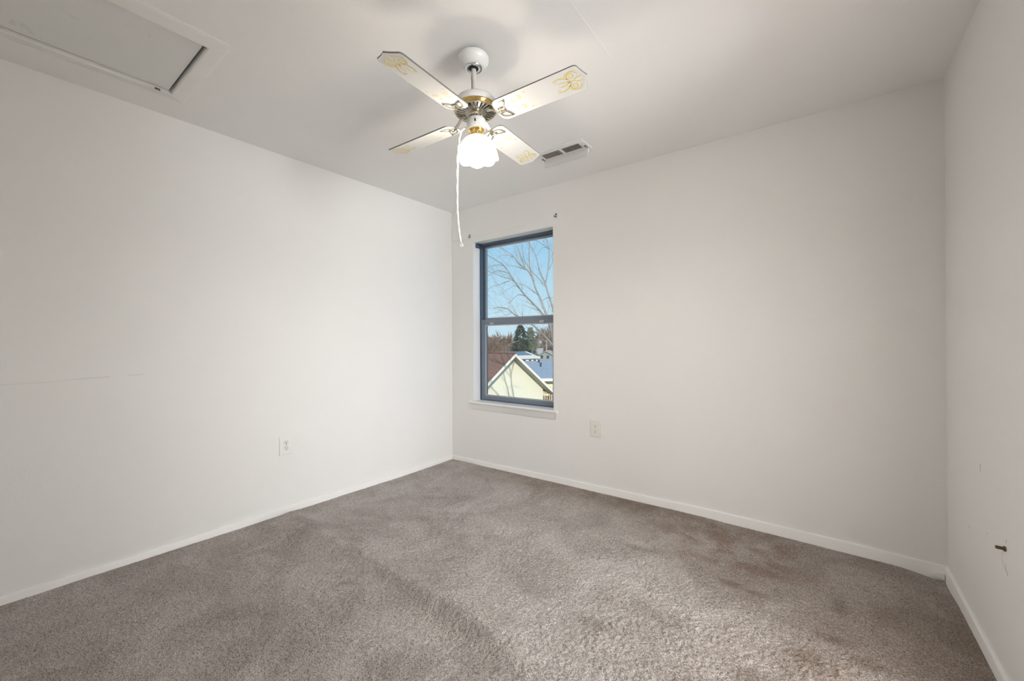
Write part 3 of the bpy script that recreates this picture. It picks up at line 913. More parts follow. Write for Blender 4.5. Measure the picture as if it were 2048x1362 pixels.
def blade_mesh():
    bm = bmesh.new()
    poly = blade_outline()
    T = .0056
    fs = prism(bm, poly, -T / 2, T / 2)
    for f in fs[2:]: f.material_index = 1
    zp = -T / 2 - .00025
    def st(pts, w, mi=2):
        ribbon(bm, pts, w, zp, mi)
    # double border line
    for ins, w, mi in ((.0085, .0010, 3), (.0125, .0014, 3)):
        pl_ = [p for p in blade_outline(ins) if p[0] > .262]
        st(pl_, w, mi)
    for s in (1, -1):
        st(bez((.262, s * .046), (.258, s * .040), (.270, s * .036), (.272, s * .043)), [.001] + [.003] * 15 + [.001], 2)
        tap = lambda n, w: [w * (.25 + .75 * math.sin(PI * min(1, .08 + i / (n - 1) * .92))) for i in range(n)]
        # big volute
        sp = spiral(.4585, s * .0235, .0025, .0165, 0.3 * s, 1.55, 44, s)
        st(sp, [.0022 + .0034 * (i / 44) for i in range(45)])
        # outer crescent over the volute
        c1 = bez((.436, s * .030), (.452, s * .050), (.482, s * .050), (.486, s * .020)); st(c1, tap(17, .0062))
        # acanthus stem towards the hub ending in a small curl
        c2 = bez((.452, s * .006), (.430, s * .034), (.410, s * .034), (.388, s * .029)); st(c2, tap(17, .0065))
        st(spiral(.3925, s * .0205, .0015, .0085, 1.4 * s, 1.15, 26, s), [.0015 + .0016 * i / 26 for i in range(27)])
        c3 = bez((.450, 0), (.430, s * .010), (.410, s * .012), (.398, s * .007)); st(c3, tap(17, .0045))
        c4 = bez((.466, s * .002), (.476, s * .012), (.492, s * .014), (.497, s * .004)); st(c4, tap(17, .006))
        # root scrolls
        st(spiral(.231, s * .0245, .0020, .0125, 0.0, 1.3, 34, s), [.0015 + .002 * i / 34 for i in range(35)])
        st(spiral(.2045, s * .0255, .001, .0065, 2.0, 1.1, 22, s), .0022)
        c5 = bez((.222, s * .014), (.212, s * .012), (.205, s * .016), (.200, s * .021)); st(c5, tap(17, .003))
    st([(.436, 0), (.446, 0), (.458, 0), (.470, 0)], [.002, .009, .006, .002])
    return bm
def petal_ring(bm, base, tip, bulge, wd, zc, th):
    """open leaf-shaped loop of flat bar between two points"""
    bx_, by_ = base; tx_, ty_ = tip
    dx_, dy_ = tx_ - bx_, ty_ - by_
    l = math.hypot(dx_, dy_); nxv, nyv = -dy_ / l, dx_ / l
    outer, inner = [], []
    n = 14
    for sgn in (1, -1):
        rng_ = range(n + 1) if sgn == 1 else range(n - 1, 0, -1)
        for i in rng_:
            t = i / n
            pr_ = math.sin(PI * t ** .8) * bulge
            outer.append((bx_ + dx_ * t + nxv * pr_ * sgn, by_ + dy_ * t + nyv * pr_ * sgn))
            q = .10 + t * .74
            pi_ = max(0, math.sin(PI * t ** .8)) * (bulge - wd)
            inner.append((bx_ + dx_ * q + nxv * pi_ * sgn, by_ + dy_ * q + nyv * pi_ * sgn))
    N_ = len(outer)
    for z0_, z1_ in ((zc - th / 2, zc + th / 2),):
        lo_o = [bm.verts.new((x, y, z0_)) for x, y in outer]; lo_i = [bm.verts.new((x, y, z0_)) for x, y in inner]
        hi_o = [bm.verts.new((x, y, z1_)) for x, y in outer]; hi_i = [bm.verts.new((x, y, z1_)) for x, y in inner]
        for k in range(N_):
            j = (k + 1) % N_
            for q in ((lo_o[k], lo_o[j], lo_i[j], lo_i[k]), (hi_o[k], hi_i[k], hi_i[j], hi_o[j]), (lo_o[k], hi_o[k], hi_o[j], lo_o[j]), (lo_i[k], lo_i[j], hi_i[j], hi_i[k])):
                try: bm.faces.new(q)
                except ValueError: pass
def iron_mesh():
    bm = bmesh.new()
    zc = -.0048
    for s in (1, -1):
        petal_ring(bm, (.118, s * .006), (.174, s * .046), .0165, .0062, zc, .0035)
    # small ring between the petals
    n = 24
    c = [(.138 + .0135 * math.cos(2 * PI * k / n), .0135 * math.sin(2 * PI * k / n), zc - .0012) for k in range(n)]
    tube(bm, c, .0028, 6, closed=True)
    # arm dropping from the motor
    cs = [(.050, .030), (.062, .0285), (.078, .022), (.094, .011), (.108, .0005), (.122, -.0035), (.132, -.0040)]
    ws = [.011, .010, .0085, .0075, .0085, .010, .006]
    A, B, Cc, D = [], [], [], []
    for (r, z), w in zip(cs, ws):
        A.append(bm.verts.new((r, -w, z - .003))); B.append(bm.verts.new((r, w, z - .003)))
        Cc.append(bm.verts.new((r, w, z + .003))); D.append(bm.verts.new((r, -w, z + .003)))
    for i in range(len(cs) - 1):
        for P, Q in ((A, B), (B, Cc), (Cc, D), (D, A)):
            bm.faces.new((P[i], Q[i], Q[i + 1], P[i + 1]))
    bm.faces.new((A[0], B[0], Cc[0], D[0])); bm.faces.new((A[-1], B[-1], Cc[-1], D[-1]))
    return bm
def screw_mesh():
    bm = bmesh.new()
    tube(bm, [(0, 0, -.006), (0, 0, -.0086)], [.0032, .0022], 10)
    return bm
SCREWS = ((.168, .0415), (.168, -.0415), (.124, 0))
proto = None
for k in range(4):
    ang = PHI0 - k * PI / 2
    mtx = TR @ Matrix.Rotation(ang, 4, 'Z') @ Matrix.Rotation(PITCHB, 4, 'X')
    if proto is None:
        bl = finish('blade', blade_mesh(), ['blade', 'blade_edge', 'gold_print', 'gold_line'], fan, smooth=False)
        ir = finish('blade_iron', iron_mesh(), 'chrome_iron', fan, angle=40)
        scs = [finish('screw', screw_mesh(), 'slot', ir)]
        for q in range(2):
            c_ = scs[0].copy(); COL.objects.link(c_); scs.append(c_)
        proto = (bl, ir, scs)
    else:
        bl = proto[0].copy(); ir = proto[1].copy(); scs = [q.copy() for q in proto[2]]
        for q in (bl, ir, *scs): COL.objects.link(q)
    bl.parent = fan; ir.parent = fan
    bl.matrix_local = mtx; ir.matrix_local = mtx
    for q, (x, y) in zip(scs, SCREWS):
        q.parent = ir; q.matrix_local = Matrix.Translation((x, y, 0))
# pull cord
bm = bmesh.new()
cp = [(-1.243, 1.318, 2.104), (-1.252, 1.309, 2.100), (-1.262, 1.298, 2.088), (-1.268, 1.294, 2.060), (-1.271, 1.291, 2.026), (-1.2748, 1.2885, 1.97), (-1.276, 1.288, 1.917), (-1.277, 1.287, 1.85),
      (-1.277, 1.287, 1.785), (-1.2768, 1.2875, 1.740), (-1.275, 1.2895, 1.697), (-1.2728, 1.292, 1.66), (-1.270, 1.294, 1.631), (-1.2655, 1.2975, 1.598)]
cp = [Vector(p) - Vector((FX, FY, H)) for p in cp]
fine = []
for i in range(len(cp) - 1):
    for j in range(5): fine.append(cp[i].lerp(cp[i + 1], j / 5))
fine.append(cp[-1])
for s in (0, 1, 2):   # three twisted strands
    ps = []
    for i, p in enumerate(fine):
        a = i * .42 + s * 2 * PI / 3
        ps.append(p + Vector((math.cos(a), math.sin(a), 0)) * .0024)
    tube(bm, ps, .0031, 6)
cordo = finish('pull_cord', bm, 'cord', fan)
bm = bmesh.new()
e = cp[-1] + Vector((.0022, .0017, -.012))
tube(bm, [e + Vector((RT.x * .0055 * math.cos(a), RT.y * .0055 * math.cos(a), .0055 * math.sin(a))) for a in [2 * PI * i / 16 for i in range(16)]], .0026, 6, closed=True)
finish('cord_ring', bm, 'fan_white', cordo)

# ------------------------------------------------------------------ outdoors
GZ = -4.7
def E_(s, d, z): return S2 * s + D2 * d + Vector((0, 0, z))
def at(px, py, d): return E_((px - 1024) / F_PX * d, d, CAM_H - (py - 681) / F_PX * d + .0029 * d)
bm = bmesh.new()
g = [(-90, 6), (120, 6), (260, 400), (-260, 400)]
vs = [bm.verts.new(E_(s, d, GZ)) for s, d in g]
bm.faces.new(vs)
vs2 = [bm.verts.new(E_(s, d, GZ - .5)) for s, d in g]; bm.faces.new(vs2)
for k in range(4): bm.faces.new((vs[k], vs[(k + 1) % 4], vs2[(k + 1) % 4], vs2[k]))
set_props(finish('ground', bm, 'grass', smooth=False), kind='structure')

def frame2(s0, d0, ang):
    """local (u along ridge, v across, z) -> world; ang: direction of u in the (s,d) plane"""
    cu, su = math.cos(ang), math.sin(ang)
    return lambda u, v, z: E_(s0 + u * cu - v * su, d0 + u * su + v * cu, z)
def slab(bm, g, p, thick, mi=0):
    """p: 4 local points of a roof plane (u,v,z); gives it thickness downward"""
    a = [bm.verts.new(g(*q)) for q in p]; c = [bm.verts.new(g(q[0], q[1], q[2] - thick)) for q in p]
    fs = [bm.faces.new(a), bm.faces.new(c)]
    for k in range(4): fs.append(bm.faces.new((a[k], a[(k + 1) % 4], c[(k + 1) % 4], c[k])))
    for f in fs: f.material_index = mi
def lbox(bm, g, u0, u1, v0, v1, z0, z1):
    vs = [bm.verts.new(g(u, v, z)) for u in (u0, u1) for v in (v0, v1) for z in (z0, z1)]
    for q in [(0, 1, 3, 2), (4, 6, 7, 5), (0, 4, 5, 1), (2, 3, 7, 6), (0, 2, 6, 4), (1, 5, 7, 3)]:
        bm.faces.new([vs[i] for i in q])

# --- cream house with brown roof: gable end faces right-and-towards the window
house = empty('house', E_(-.06, 24, GZ)); set_props(house, 'cream sided house with brown shingle roof, its gable towards the window', 'house', 'houses beyond the window')
hroot = house.location.copy()
def hp(o, root):
    o.parent = root; o.matrix_parent_inverse = Matrix.Translation(-root.location); return o
gA = frame2(-.16, 24.1, math.radians(135))     # u runs away-left along the ridge, v<0 is the right side... (v: across)
RZ, SL, HWD, OV = .50, .72, 3.0, .56          # ridge height, slope, half wall width, eave overhang
bm = bmesh.new()
n_c = 44
zt = RZ - .16
# gable wall of lapped boards
ch = .092
zb = GZ
nrow = int((zt - zb) / ch)
for i in range(nrow + 1):
    z0 = zb + i * ch; z1 = min(z0 + ch, zt)
    if z1 <= z0: break
    w0 = min(HWD, (zt - z0) / SL); w1 = min(HWD, (zt - z1) / SL)
    a = [bm.verts.new(gA(-.009, v, z0)) for v in (-w0, w0)]
    c = [bm.verts.new(gA(.0, v, z1)) for v in (-w1 - 1e-4, w1 + 1e-4)]
    e_ = [bm.verts.new(gA(.0, v, z0)) for v in (-w0, w0)]
    bm.faces.new((a[0], a[1], c[1], c[0])); bm.faces.new((e_[0], e_[1], a[1], a[0]))
zs = zt - HWD * SL
for v in (-HWD, HWD):
    f = [bm.verts.new(gA(u, v, z)) for u, z in ((0, zb), (9.4, zb), (9.4, zs), (0, zs))]; bm.faces.new(f)
f = [bm.verts.new(gA(9.4, v, z)) for v, z in ((-HWD, zb), (HWD, zb), (HWD, zs), (0, zt), (-HWD, zs))]; bm.faces.new(f)
hp(finish('gable_wall', bm, 'cream_siding', smooth=False), house)
RO = .52
for s in (1, -1):
    bm = bmesh.new()
    ve = s * (HWD + OV)
    slab(bm, gA, [(-RO, 0, RZ), (9.8, 0, RZ), (9.8, ve, RZ - abs(ve) * SL), (-RO, ve, RZ - abs(ve) * SL)], .05)
    hp(finish('roof_slope', bm, 'brown_shingle', smooth=False), house)
    bm = bmesh.new()
    slab(bm, gA, [(-RO - .02, 0, RZ - .03), (-RO + .01, 0, RZ - .03), (-RO + .01, ve * 1.005, RZ - .03 - abs(ve) * SL), (-RO - .02, ve * 1.005, RZ - .03 - abs(ve) * SL)], .17)
    hp(finish('rake_board', bm, 'fascia', smooth=False), house)
    bm = bmesh.new()
    slab(bm, gA, [(-RO + .01, 0, RZ - .14), (0.02, 0, RZ - .14), (0.02, ve, RZ - .14 - abs(ve) * SL), (-RO + .01, ve, RZ - .14 - abs(ve) * SL)], .02)
    hp(finish('soffit', bm, 'soffit', smooth=False), house)
bm = bmesh.new()
lbox(bm, gA, -RO, 9.8, -.09, .09, RZ - .03, RZ + .035)
hp(finish('ridge_cap', bm, 'brown_shingle', smooth=False), house)

def simple_house(label, s0, d0, ang, L_, half, over, ridge_z, slope, wall_m, roof_m, trim_m, endo=.3):
    """gable-roofed house: s0,d0 = one end of the ridge; u runs along the ridge"""
    root = empty('house', E_(s0, d0, GZ)); set_props(root, label, 'house', 'houses beyond the window')
    g = frame2(s0, d0, ang)
    zt = ridge_z - .12; ze = zt - half * slope
    bm = bmesh.new()
    ps = lambda u: [bm.verts.new(g(u, v, z)) for v, z in ((-half, GZ), (half, GZ), (half, ze), (0, zt), (-half, ze))]
    A, B = ps(0), ps(L_)
    bm.faces.new(A); bm.faces.new(B)
    for i, j in ((0, 4), (1, 2), (0, 1)): bm.faces.new((A[i], A[j], B[j], B[i]))
    hp(finish('wall', bm, wall_m, smooth=False), root)
    for s in (1, -1):
        ve = s * (half + over)
        bm = bmesh.new()
        slab(bm, g, [(-endo, 0, ridge_z), (L_ + endo, 0, ridge_z), (L_ + endo, ve, ridge_z - abs(ve) * slope), (-endo, ve, ridge_z - abs(ve) * slope)], .06)
        hp(finish('roof_slope', bm, roof_m, smooth=False), root)
        bm = bmesh.new()
        zf_ = ridge_z - abs(ve) * slope
        lbox(bm, g, -endo, L_ + endo, min(ve, ve + s * .04), max(ve, ve + s * .04), zf_ - .2, zf_ + .005)
        hp(finish('fascia', bm, trim_m, smooth=False), root)
    for u in (-endo - .03, L_ + endo):
        bm = bmesh.new()
        for s in (1, -1):
            ve = s * (half + over)
            slab(bm, g, [(u, 0, ridge_z - .01), (u + .03, 0, ridge_z - .01), (u + .03, ve, ridge_z - .01 - abs(ve) * slope), (u, ve, ridge_z - .01 - abs(ve) * slope)], .18)
        hp(finish('rake_board', bm, trim_m, smooth=False), root)
    return root, g
def house_window(root, g, u0, u1, v, z0, z1, frame_m='white_siding', pane_m='pane_dark', side='v', out=-1, muntin=True):
    """window on a long wall (side v) or a gable end (side u)"""
    t = .05 * out
    bm = bmesh.new()
    fr = .07
    def B(a0, a1, b0, b1, off0, off1):
        if side == 'v': lbox(bm, g, a0, a1, min(v + off0, v + off1), max(v + off0, v + off1), b0, b1)
        else: lbox(bm, g, min(v + off0, v + off1), max(v + off0, v + off1), a0, a1, b0, b1)
    B(u0 - fr, u0, z0 - fr, z1 + fr, 0, t); B(u1, u1 + fr, z0 - fr, z1 + fr, 0, t)
    B(u0, u1, z0 - fr, z0, 0, t); B(u0, u1, z1, z1 + fr, 0, t)
    if muntin:
        B(u0, u1, (z0 + z1) / 2 - .025, (z0 + z1) / 2 + .025, 0, t * .8)
        B((u0 + u1) / 2 - .02, (u0 + u1) / 2 + .02, z0, z1, 0, t * .6)
    fo = hp(finish('window', bm, frame_m, smooth=False), root)
    bm = bmesh.new(); B(u0, u1, z0, z1, 0, t * .4)
    po = finish('pane', bm, pane_m, smooth=False); po.parent = fo

# --- blue-roofed house on the right
d0 = 34.0
s_left = 0.2
rC, gC = simple_house('tan house with pale blue shingle roof, right of the cream gable', s_left, d0 - .2, math.radians(8), 16, 3.6, .5, CAM_H - 38.5 / F_PX * d0, .27, 'tan_siding', 'blue_shingle', 'fascia')
zeC = CAM_H - 38.5 / F_PX * d0 - .12 - 3.6 * .27
house_window(rC, gC, 2.83, 3.75, -3.6, zeC - 1.35, zeC - .28, 'white_siding', 'pane_blue')
for (u, v, hgt) in ((1.95, -.5, .22), (1.9, -1.45, .30)):
    bm = bmesh.new()
    p = gC(u, v, 0); zr = CAM_H - 38.5 / F_PX * d0 + v * .27
    tube(bm, [(p.x, p.y, zr - .1), (p.x, p.y, zr + hgt)], .055, 10)
    tube(bm, [(p.x, p.y, zr + hgt - .06), (p.x, p.y, zr + hgt)], .10, 10)
    hp(finish('roof_vent', bm, 'pane_dark', smooth=False), rC)

# --- white house with dark panels on its roof, behind the cream ridge
rB, gB = simple_house('white house with a dark panelled roof behind the cream house', 1.95, 60, math.radians(210), 9, 3.2, .35, -.26, .20, 'white_siding', 'white_roof', 'white_roof', .2)
bm = bmesh.new()
zr = -.26
slab(bm, gB, [(.35, .12, zr + .01), (8.5, .12, zr + .01), (8.5, 2.35, zr + .01 - 2.35 * .20 + .03), (.35, 2.35, zr + .01 - 2.35 * .20 + .03)], .05)
hp(finish('roof_panels', bm, 'solar', smooth=False), rB)
for u in (.30, 1.05, 1.95):
    house_window(rB, gB, u, u + .42, 3.2, -1.95, -1.35, 'white_siding', 'pane_dark', out=1, muntin=False)

# --- blue-grey gable house farther right
sD = (1091 - 1024) / F_PX * 100
rD, gD = simple_house('blue-grey house with a low gable behind the blue roof', sD, 100, math.radians(80), 12, 2.55, .25, CAM_H - 18.5 / F_PX * 100, .52, 'blue_siding', 'grey_shingle', 'grey_shingle')
for v in (.9, -.55):
    house_window(rD, gD, v - .28, v + .28, 0, -2.95, -2.2, 'blue_siding', 'pane_dark', side='u', out=-1, muntin=False)
rE, gE = simple_house('brown house with a grey roof left of the blue-grey gable', (1083 - 1024) / F_PX * 118, 118, math.radians(175), 3, 2.6, .3, CAM_H - 13.5 / F_PX * 118, .5, 'brown_siding', 'grey_shingle', 'grey_shingle')
rF, gF = simple_house('tiny far cream house among the brown trees', (1074.5 - 1024) / F_PX * 165, 165, math.radians(82), 8, 2.0, .2, CAM_H - 3 / F_PX * 165, .6, 'cream_siding', 'grey_shingle', 'fascia')

# --- grey fence with dry leaves at the foot of the tan house
fc = at(1097, 795, 29)
root = empty('garden_fence', (fc.x, fc.y, fc.z)); set_props(root, 'grey wooden fence at the right corner of the cream house', 'fence')
for k in range(12):
    bm = bmesh.new()
    p = S2 * (-.35 + k * .16)
    box(bm, p.x - .06, p.x + .06, p.y - .012, p.y + .012, GZ - fc.z, .12 - .01 * (k % 2))
    finish('fence_board', bm, 'fence', root, smooth=False)
bm = bmesh.new()
r = random.Random(5)
for k in range(220):
    c = Vector((r.gauss(0, .28), r.gauss(0, .2), r.gauss(.25, .14)))
    a = Vector((r.gauss(0, 1), r.gauss(0, 1), r.gauss(0, 1))).normalized(); b_ = a.orthogonal().normalized()
    q = [bm.verts.new(c + a * .05), bm.verts.new(c + b_ * .03), bm.verts.new(c - a * .05), bm.verts.new(c - b_ * .03)]
    bm.faces.new(q)
tube(bm, [(0, 0, -2.5), (0, 0, .2)], .03, 6)
p = at(1100, 792, 28.5)
o = finish('dry_shrub', bm, 'leaf_brown', loc=(p.x, p.y, p.z))
set_props(o, 'small shrub with dry brown leaves by the grey fence', 'shrub')

# --- trees
def branch(bm, p, d, length, rad, depth, r, up=.15, spread=.7, seg=5, nseg=4, twigs=3, rmin=.004):
    pts = [p.copy()]; rr = [rad]
    q = p.copy(); dirn = d.normalized()
    for i in range(nseg):
        dirn = (dirn + Vector((r.gauss(0, .10), r.gauss(0, .10), r.gauss(0, .08) + up * .12))).normalized()
        q = q + dirn * (length / nseg)
        pts.append(q.copy()); rr.append(max(rmin, rad * (1 - .75 * (i + 1) / nseg)))
    tube(bm, pts, rr, seg, cap=False)
    if depth <= 0: return
    for k in range(twigs):
        t = .25 + .72 * (k + r.random()) / twigs
        i = min(int(t * nseg), nseg - 1)
        f = t * nseg - i
        s = pts[i].lerp(pts[i + 1], f)
        ax = (pts[i + 1] - pts[i]).normalized()
        perp = ax.orthogonal().normalized()
        perp = Matrix.Rotation(r.random() * 2 * PI, 3, ax) @ perp
        nd = (ax + perp * spread * (.6 + .8 * r.random()) + Vector((0, 0, up))).normalized()
        branch(bm, s, nd, length * (.45 + .25 * r.random()), max(rmin, rr[i] * .55), depth - 1, r, up, spread, max(3, seg - 1), max(2, nseg - 1), twigs, rmin)

# big bare tree just outside, trunk to the right of the window
TD = 15.0
r = random.Random(11)
grown = []          # points already grown, so that side limbs start on their parent
def limb_pts(lst, dz):
    out = []
    q = at(lst[0][0], lst[0][1], TD)
    d0 = TD
    if grown:
        near = min(grown, key=lambda t: (t[0] - lst[0][0]) ** 2 + (t[1] - lst[0][1]) ** 2)
        if math.hypot(near[0] - lst[0][0], near[1] - lst[0][1]) < 8: d0 = near[2]
    n = max(1, len(lst) - 1)
    for i, (px, py) in enumerate(lst):
        out.append(at(px, py, d0 + dz * i / n))
    for i in range(n):
        for j in range(8):
            t = j / 8
            grown.append((lst[i][0] + (lst[i + 1][0] - lst[i][0]) * t, lst[i][1] + (lst[i + 1][1] - lst[i][1]) * t, d0 + dz * (i + t) / n))
    return out
UC = lambda x, y: (950 + x / 7.17, 450 + y / 7.17)
fork = (1108, 690)
limbs = [
    ([fork, (1100, 652), UC(970, 1275), UC(820, 1110), UC(680, 960), UC(560, 790), UC(430, 590), UC(300, 500), UC(160, 410)], .052, .012, -1.5),
    ([fork, (1102, 652), UC(1020, 1275), UC(960, 1100), UC(880, 930), UC(790, 690), UC(640, 560), UC(540, 430), UC(380, 330), UC(250, 270)], .060, .009, 1.0),
    ([UC(880, 930), UC(800, 700), UC(720, 600), UC(650, 420), UC(600, 290), UC(560, 170)], .035, .009, .6),
    ([UC(850, 800), UC(800, 650), UC(780, 420), UC(795, 250), UC(800, 100)], .034, .009, 1.2),
    ([(1120, 700), UC(1130, 1240), UC(1050, 980), UC(1010, 830), UC(930, 650), UC(880, 450), UC(800, 290), UC(740, 200)], .050, .009, 1.6),
    ([UC(1010, 850), UC(1050, 650), UC(1070, 400), UC(1060, 330), UC(1030, 200), UC(1000, 60)], .034, .010, .8),
    ([UC(1010, 860), UC(900, 750), UC(800, 640), UC(700, 470), UC(690, 280)], .018, .006, -.8),
    ([UC(560, 790), UC(400, 740), UC(250, 680), UC(160, 650)], .018, .006, -.6),
    ([UC(510, 800), UC(430, 820), UC(350, 860), UC(250, 880), UC(170, 950)], .015, .005, .7),
    ([UC(640, 890), UC(570, 870), UC(480, 920), UC(350, 1010)], .014, .005, -.7),
    ([UC(720, 1020), UC(630, 1000), UC(540, 1070), UC(490, 1120)], .013, .005, .5),
    ([UC(870, 970), UC(740, 880), UC(600, 830)], .016, .008, .5),
    ([UC(500, 700), UC(430, 670), UC(330, 650), UC(240, 690), UC(165, 750)], .014, .005, .5),
    ([UC(410, 580), UC(300, 570), UC(170, 610)], .012, .004, .5),
    ([UC(720, 640), UC(600, 590), UC(480, 580), UC(440, 540)], .014, .005, -.8),
    ([UC(560, 460), UC(450, 430), UC(350, 450), UC(250, 540)], .012, .004, .6),
    ([UC(1065, 350), UC(980, 280), UC(880, 220), UC(800, 150)], .016, .006, -.5),
    ([UC(880, 450), UC(930, 380), UC(970, 330), UC(1060, 320)], .013, .005, .5),
    ([UC(1060, 640), UC(1110, 560), UC(1150, 420)], .016, .006, .6),
    ([(1122, 715), (1106, 692), (1092, 676), (1080, 663), (1068, 652), (1050, 640), UC(590, 1300), UC(480, 1210), UC(370, 1180), UC(250, 1200)], .055, .010, -2.0),
    ([UC(540, 1260), UC(480, 1280), UC(380, 1310)], .012, .005, -.3),
    ([UC(970, 1085), UC(1040, 1045), UC(1110, 1055)], .014, .006, .5),
    ([(1120, 740), (1112, 690), (1106, 668), (1098, 651)], .085, .05, 0),
]
bt = empty('bare_tree', at(1130, 760, TD)); bt.location.z = GZ
set_props(bt, 'big leafless tree with spreading branches close outside the window', 'tree', 'leafless trees beyond the window')
bm = bmesh.new()
base = at(1135, 800, TD)
tube(bm, [Vector((base.x, base.y, GZ - .2)), Vector((base.x, base.y, GZ + .6)), at(1130, 800, TD), at(1122, 740, TD), at(1112, 690, TD)], [.34, .27, .22, .19, .12], 14)
tr_ = hp(finish('trunk', bm, 'bark'), bt)
bm = bmesh.new()
for lst, ra, rb, dz in limbs:
    P = limb_pts(lst, dz)
    # Catmull-like subdivision
    Q = []
    for i in range(len(P) - 1):
        p0 = P[max(0, i - 1)]; p1 = P[i]; p2 = P[i + 1]; p3 = P[min(len(P) - 1, i + 2)]
        for j in range(4):
            t = j / 4
            Q.append(.5 * ((2 * p1) + (p2 - p0) * t + (2 * p0 - 5 * p1 + 4 * p2 - p3) * t * t + (3 * p1 - p0 - 3 * p2 + p3) * t ** 3))
    Q.append(P[-1])
    n = len(Q)
    tube(bm, Q, [.86 * (ra + (rb - ra) * i / (n - 1)) for i in range(n)], 7)
    for i in range(3, n - 1):
        if r.random() < .38:
            ax = (Q[i + 1] - Q[i]).normalized()
            perp = Matrix.Rotation(r.random() * 2 * PI, 3, ax) @ ax.orthogonal().normalized()
            dn = (ax * .9 + perp * .75 + Vector((0, 0, .25))).normalized()
            branch(bm, Q[i], dn, .4 + .6 * r.random(), max(.0036, (ra + (rb - ra) * i / (n - 1)) * .30), 2, r, .2, .7, 4, 4, 2, .0022)
hp(finish('branches', bm, 'bark', angle=80), bt)

def twig_tree(px, topy, d, wpx, label, seed, m='bark_far', rmin=None, trunk_r=None, n_main=11):
    r = random.Random(seed)
    top = at(px, topy, d); hgt = top.z - GZ
    wr = wpx / F_PX * d / 2
    root = empty('bare_tree', (top.x, top.y, GZ)); set_props(root, label, 'tree', 'leafless trees beyond the window')
    rm = rmin or d * .00020
    bm = bmesh.new()
    tr_h = hgt * .4
    tube(bm, [(0, 0, -.2), (r.gauss(0, .1), r.gauss(0, .1), tr_h * .5), (r.gauss(0, .2), r.gauss(0, .2), tr_h), (0, 0, hgt * .75)], [hgt * .022, hgt * .018, hgt * .014, hgt * .004], 7)
    finish('trunk', bm, m, root)
    bm = bmesh.new()
    for k in range(n_main):
        a = 2 * PI * (k + r.random() * .6) / n_main
        z0 = tr_h * (.7 + .9 * r.random())
        dn = Vector((math.cos(a), math.sin(a), .75 + .7 * r.random()))
        ln = min(wr * 1.25, (hgt - z0)) * (.75 + .3 * r.random())
        branch(bm, Vector((0, 0, z0)), dn, ln, hgt * .007, 3, r, .28, .75, 4, 4, 5, rm)
    finish('branches', bm, m, root, angle=80)
    return root
twig_tree(983, 667, 95, 26, 'brown leafless tree at the left edge of the lower pane', 21)
twig_tree(1000, 664, 104, 30, 'brown leafless tree between the window edge and the spruce', 22)
twig_tree(1012, 672, 130, 30, 'low brown leafless tree close left of the dark spruce', 23)
twig_tree(1079, 672, 138, 30, 'brown leafless tree right of the pale spruce', 24)
twig_tree(1094, 664, 156, 36, 'tall reddish leafless tree behind the blue-grey house', 25)
twig_tree(1112, 662, 172, 34, 'leafless tree at the right edge of the lower pane', 26)
twig_tree(970, 676, 125, 30, 'leafless tree hidden partly behind the left window stile', 27)
# hazy line of distant woods on the horizon
bm = bmesh.new()
r = random.Random(3)
for k in range(1500):
    s = r.uniform(-32, 42); d = r.uniform(185, 230)
    h_ = r.uniform(4.5, 7.2) + 1.3 * math.sin(s * .35)
    w_ = r.uniform(.5, 1.1)
    p = E_(s, d, GZ); 
    n = 5
    for j in range(3):
        tp = E_(s + r.gauss(0, w_), d + r.gauss(0, w_), GZ + h_ * r.uniform(.8, 1.05))
        tube(bm, [p, p.lerp(tp, .5) + S2 * r.gauss(0, .3), tp], [.12, .08, .03], 3, cap=False)
o = finish('distant_woods', bm, 'bark_far', smooth=False)
set_props(o, 'line of distant brown winter woods along the horizon', 'trees', kind='stuff')

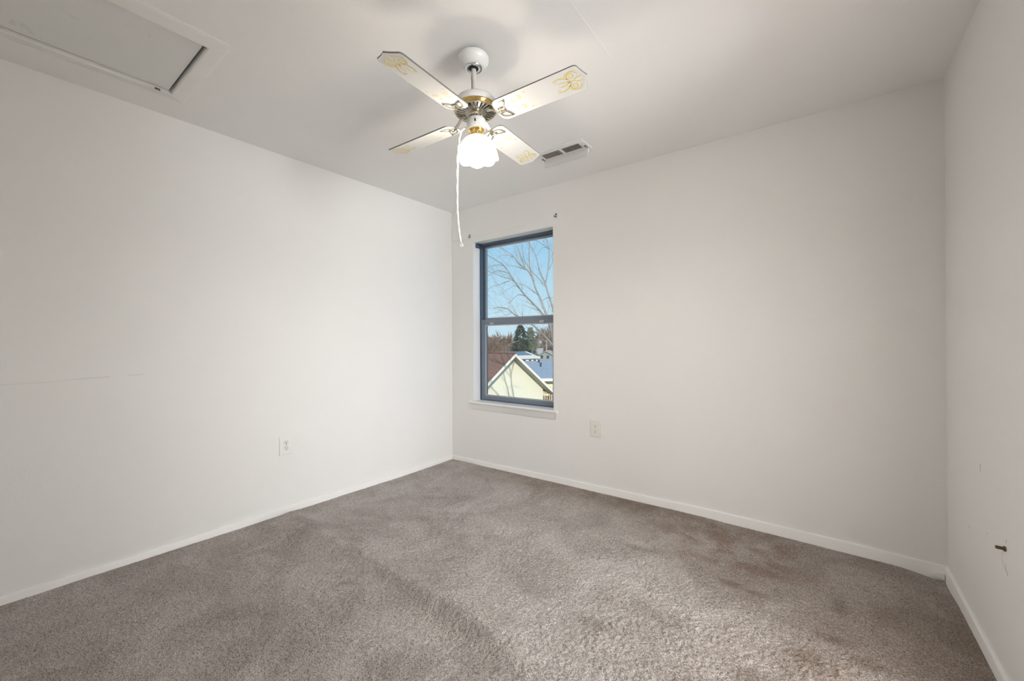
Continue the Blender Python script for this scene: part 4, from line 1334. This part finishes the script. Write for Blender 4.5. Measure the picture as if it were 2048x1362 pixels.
def conifer(px, topy, d, wpx, label, seed, m):
    r = random.Random(seed)
    top = at(px, topy, d); hgt = top.z - GZ; wr = wpx / F_PX * d / 2
    root = empty('evergreen_tree', (top.x, top.y, GZ)); set_props(root, label, 'tree', 'evergreen trees beyond the window')
    bm = bmesh.new(); tube(bm, [(0, 0, -.2), (0, 0, hgt * .95)], [hgt * .02, .02], 8)
    finish('trunk', bm, 'bark_dark', root)
    bm = bmesh.new()
    n = 640
    for k in range(n):
        t = (k + r.random()) / n
        z = hgt * (.08 + .92 * t)
        a = r.random() * 2 * PI
        rad = wr * (1 - t) ** .62 * (.62 + .45 * r.random()) * (1 + .22 * math.sin(a * 3 + t * 9) + .12 * math.sin(t * 31)) + .12
        tip = Vector((math.cos(a) * rad, math.sin(a) * rad, z - rad * .10 + r.gauss(0, .1)))
        root_p = Vector((math.cos(a) * rad * .25, math.sin(a) * rad * .25, z + .05))
        ax = (tip - root_p)
        side = Vector((-math.sin(a), math.cos(a), 0))
        # drooping spray: fan of leaflets with thickness
        for j in range(7):
            f = .25 + .75 * (j + r.random()) / 7
            c = root_p + ax * f
            w = (.10 + .26 * r.random()) * (1.1 - .5 * f)
            dr = (side * r.choice((-1, 1)) * (.5 + r.random()) + ax.normalized() * .8 + Vector((0, 0, r.gauss(-.05, .35)))).normalized()
            up_ = dr.cross(side).normalized() if dr.cross(side).length > .05 else Vector((0, 0, 1))
            p2 = c + dr * w * 2.0
            s2 = dr.cross(up_).normalized() * w * .55
            q = [bm.verts.new(c), bm.verts.new(c.lerp(p2, .5) + s2), bm.verts.new(p2), bm.verts.new(c.lerp(p2, .5) - s2), bm.verts.new(c.lerp(p2, .5) + up_ * w * .3), bm.verts.new(c.lerp(p2, .5) - up_ * w * .3)]
            for (i0, i1, i2) in ((0, 1, 4), (1, 2, 4), (2, 3, 4), (3, 0, 4), (1, 0, 5), (2, 1, 5), (3, 2, 5), (0, 3, 5)):
                bm.faces.new((q[i0], q[i1], q[i2]))
    finish('foliage', bm, m, root, smooth=False)
    return root
conifer(1041, 651, 88, 62, 'dense dark green evergreen tree in the middle of the lower pane', 31, 'spruce')
conifer(1061, 656, 93, 38, 'thinner pale green evergreen tree right of the dark one', 32, 'spruce_pale')
# utility pole
p = at(1092.5, 681, 132)
root = empty('utility_pole', (p.x, p.y, GZ)); set_props(root, 'slim pale utility pole among the far houses', 'utility pole')
bm = bmesh.new(); tube(bm, [(0, 0, 0), (0, 0, p.z - GZ + .1)], [.13, .09], 10)
finish('pole', bm, 'pole', root)
bm = bmesh.new()
q0 = S2 * -.7; q1 = S2 * .7
tube(bm, [(q0.x, q0.y, p.z - GZ - .35), (q1.x, q1.y, p.z - GZ - .35)], .05, 6)
finish('cross_arm', bm, 'pole', root)

scn.cycles.max_bounces = 10
scn.cycles.diffuse_bounces = 6
scn.cycles.transparent_max_bounces = 12
scn.cycles.sample_clamp_indirect = 8
scn.cycles.caustics_reflective = False
scn.cycles.caustics_refractive = False
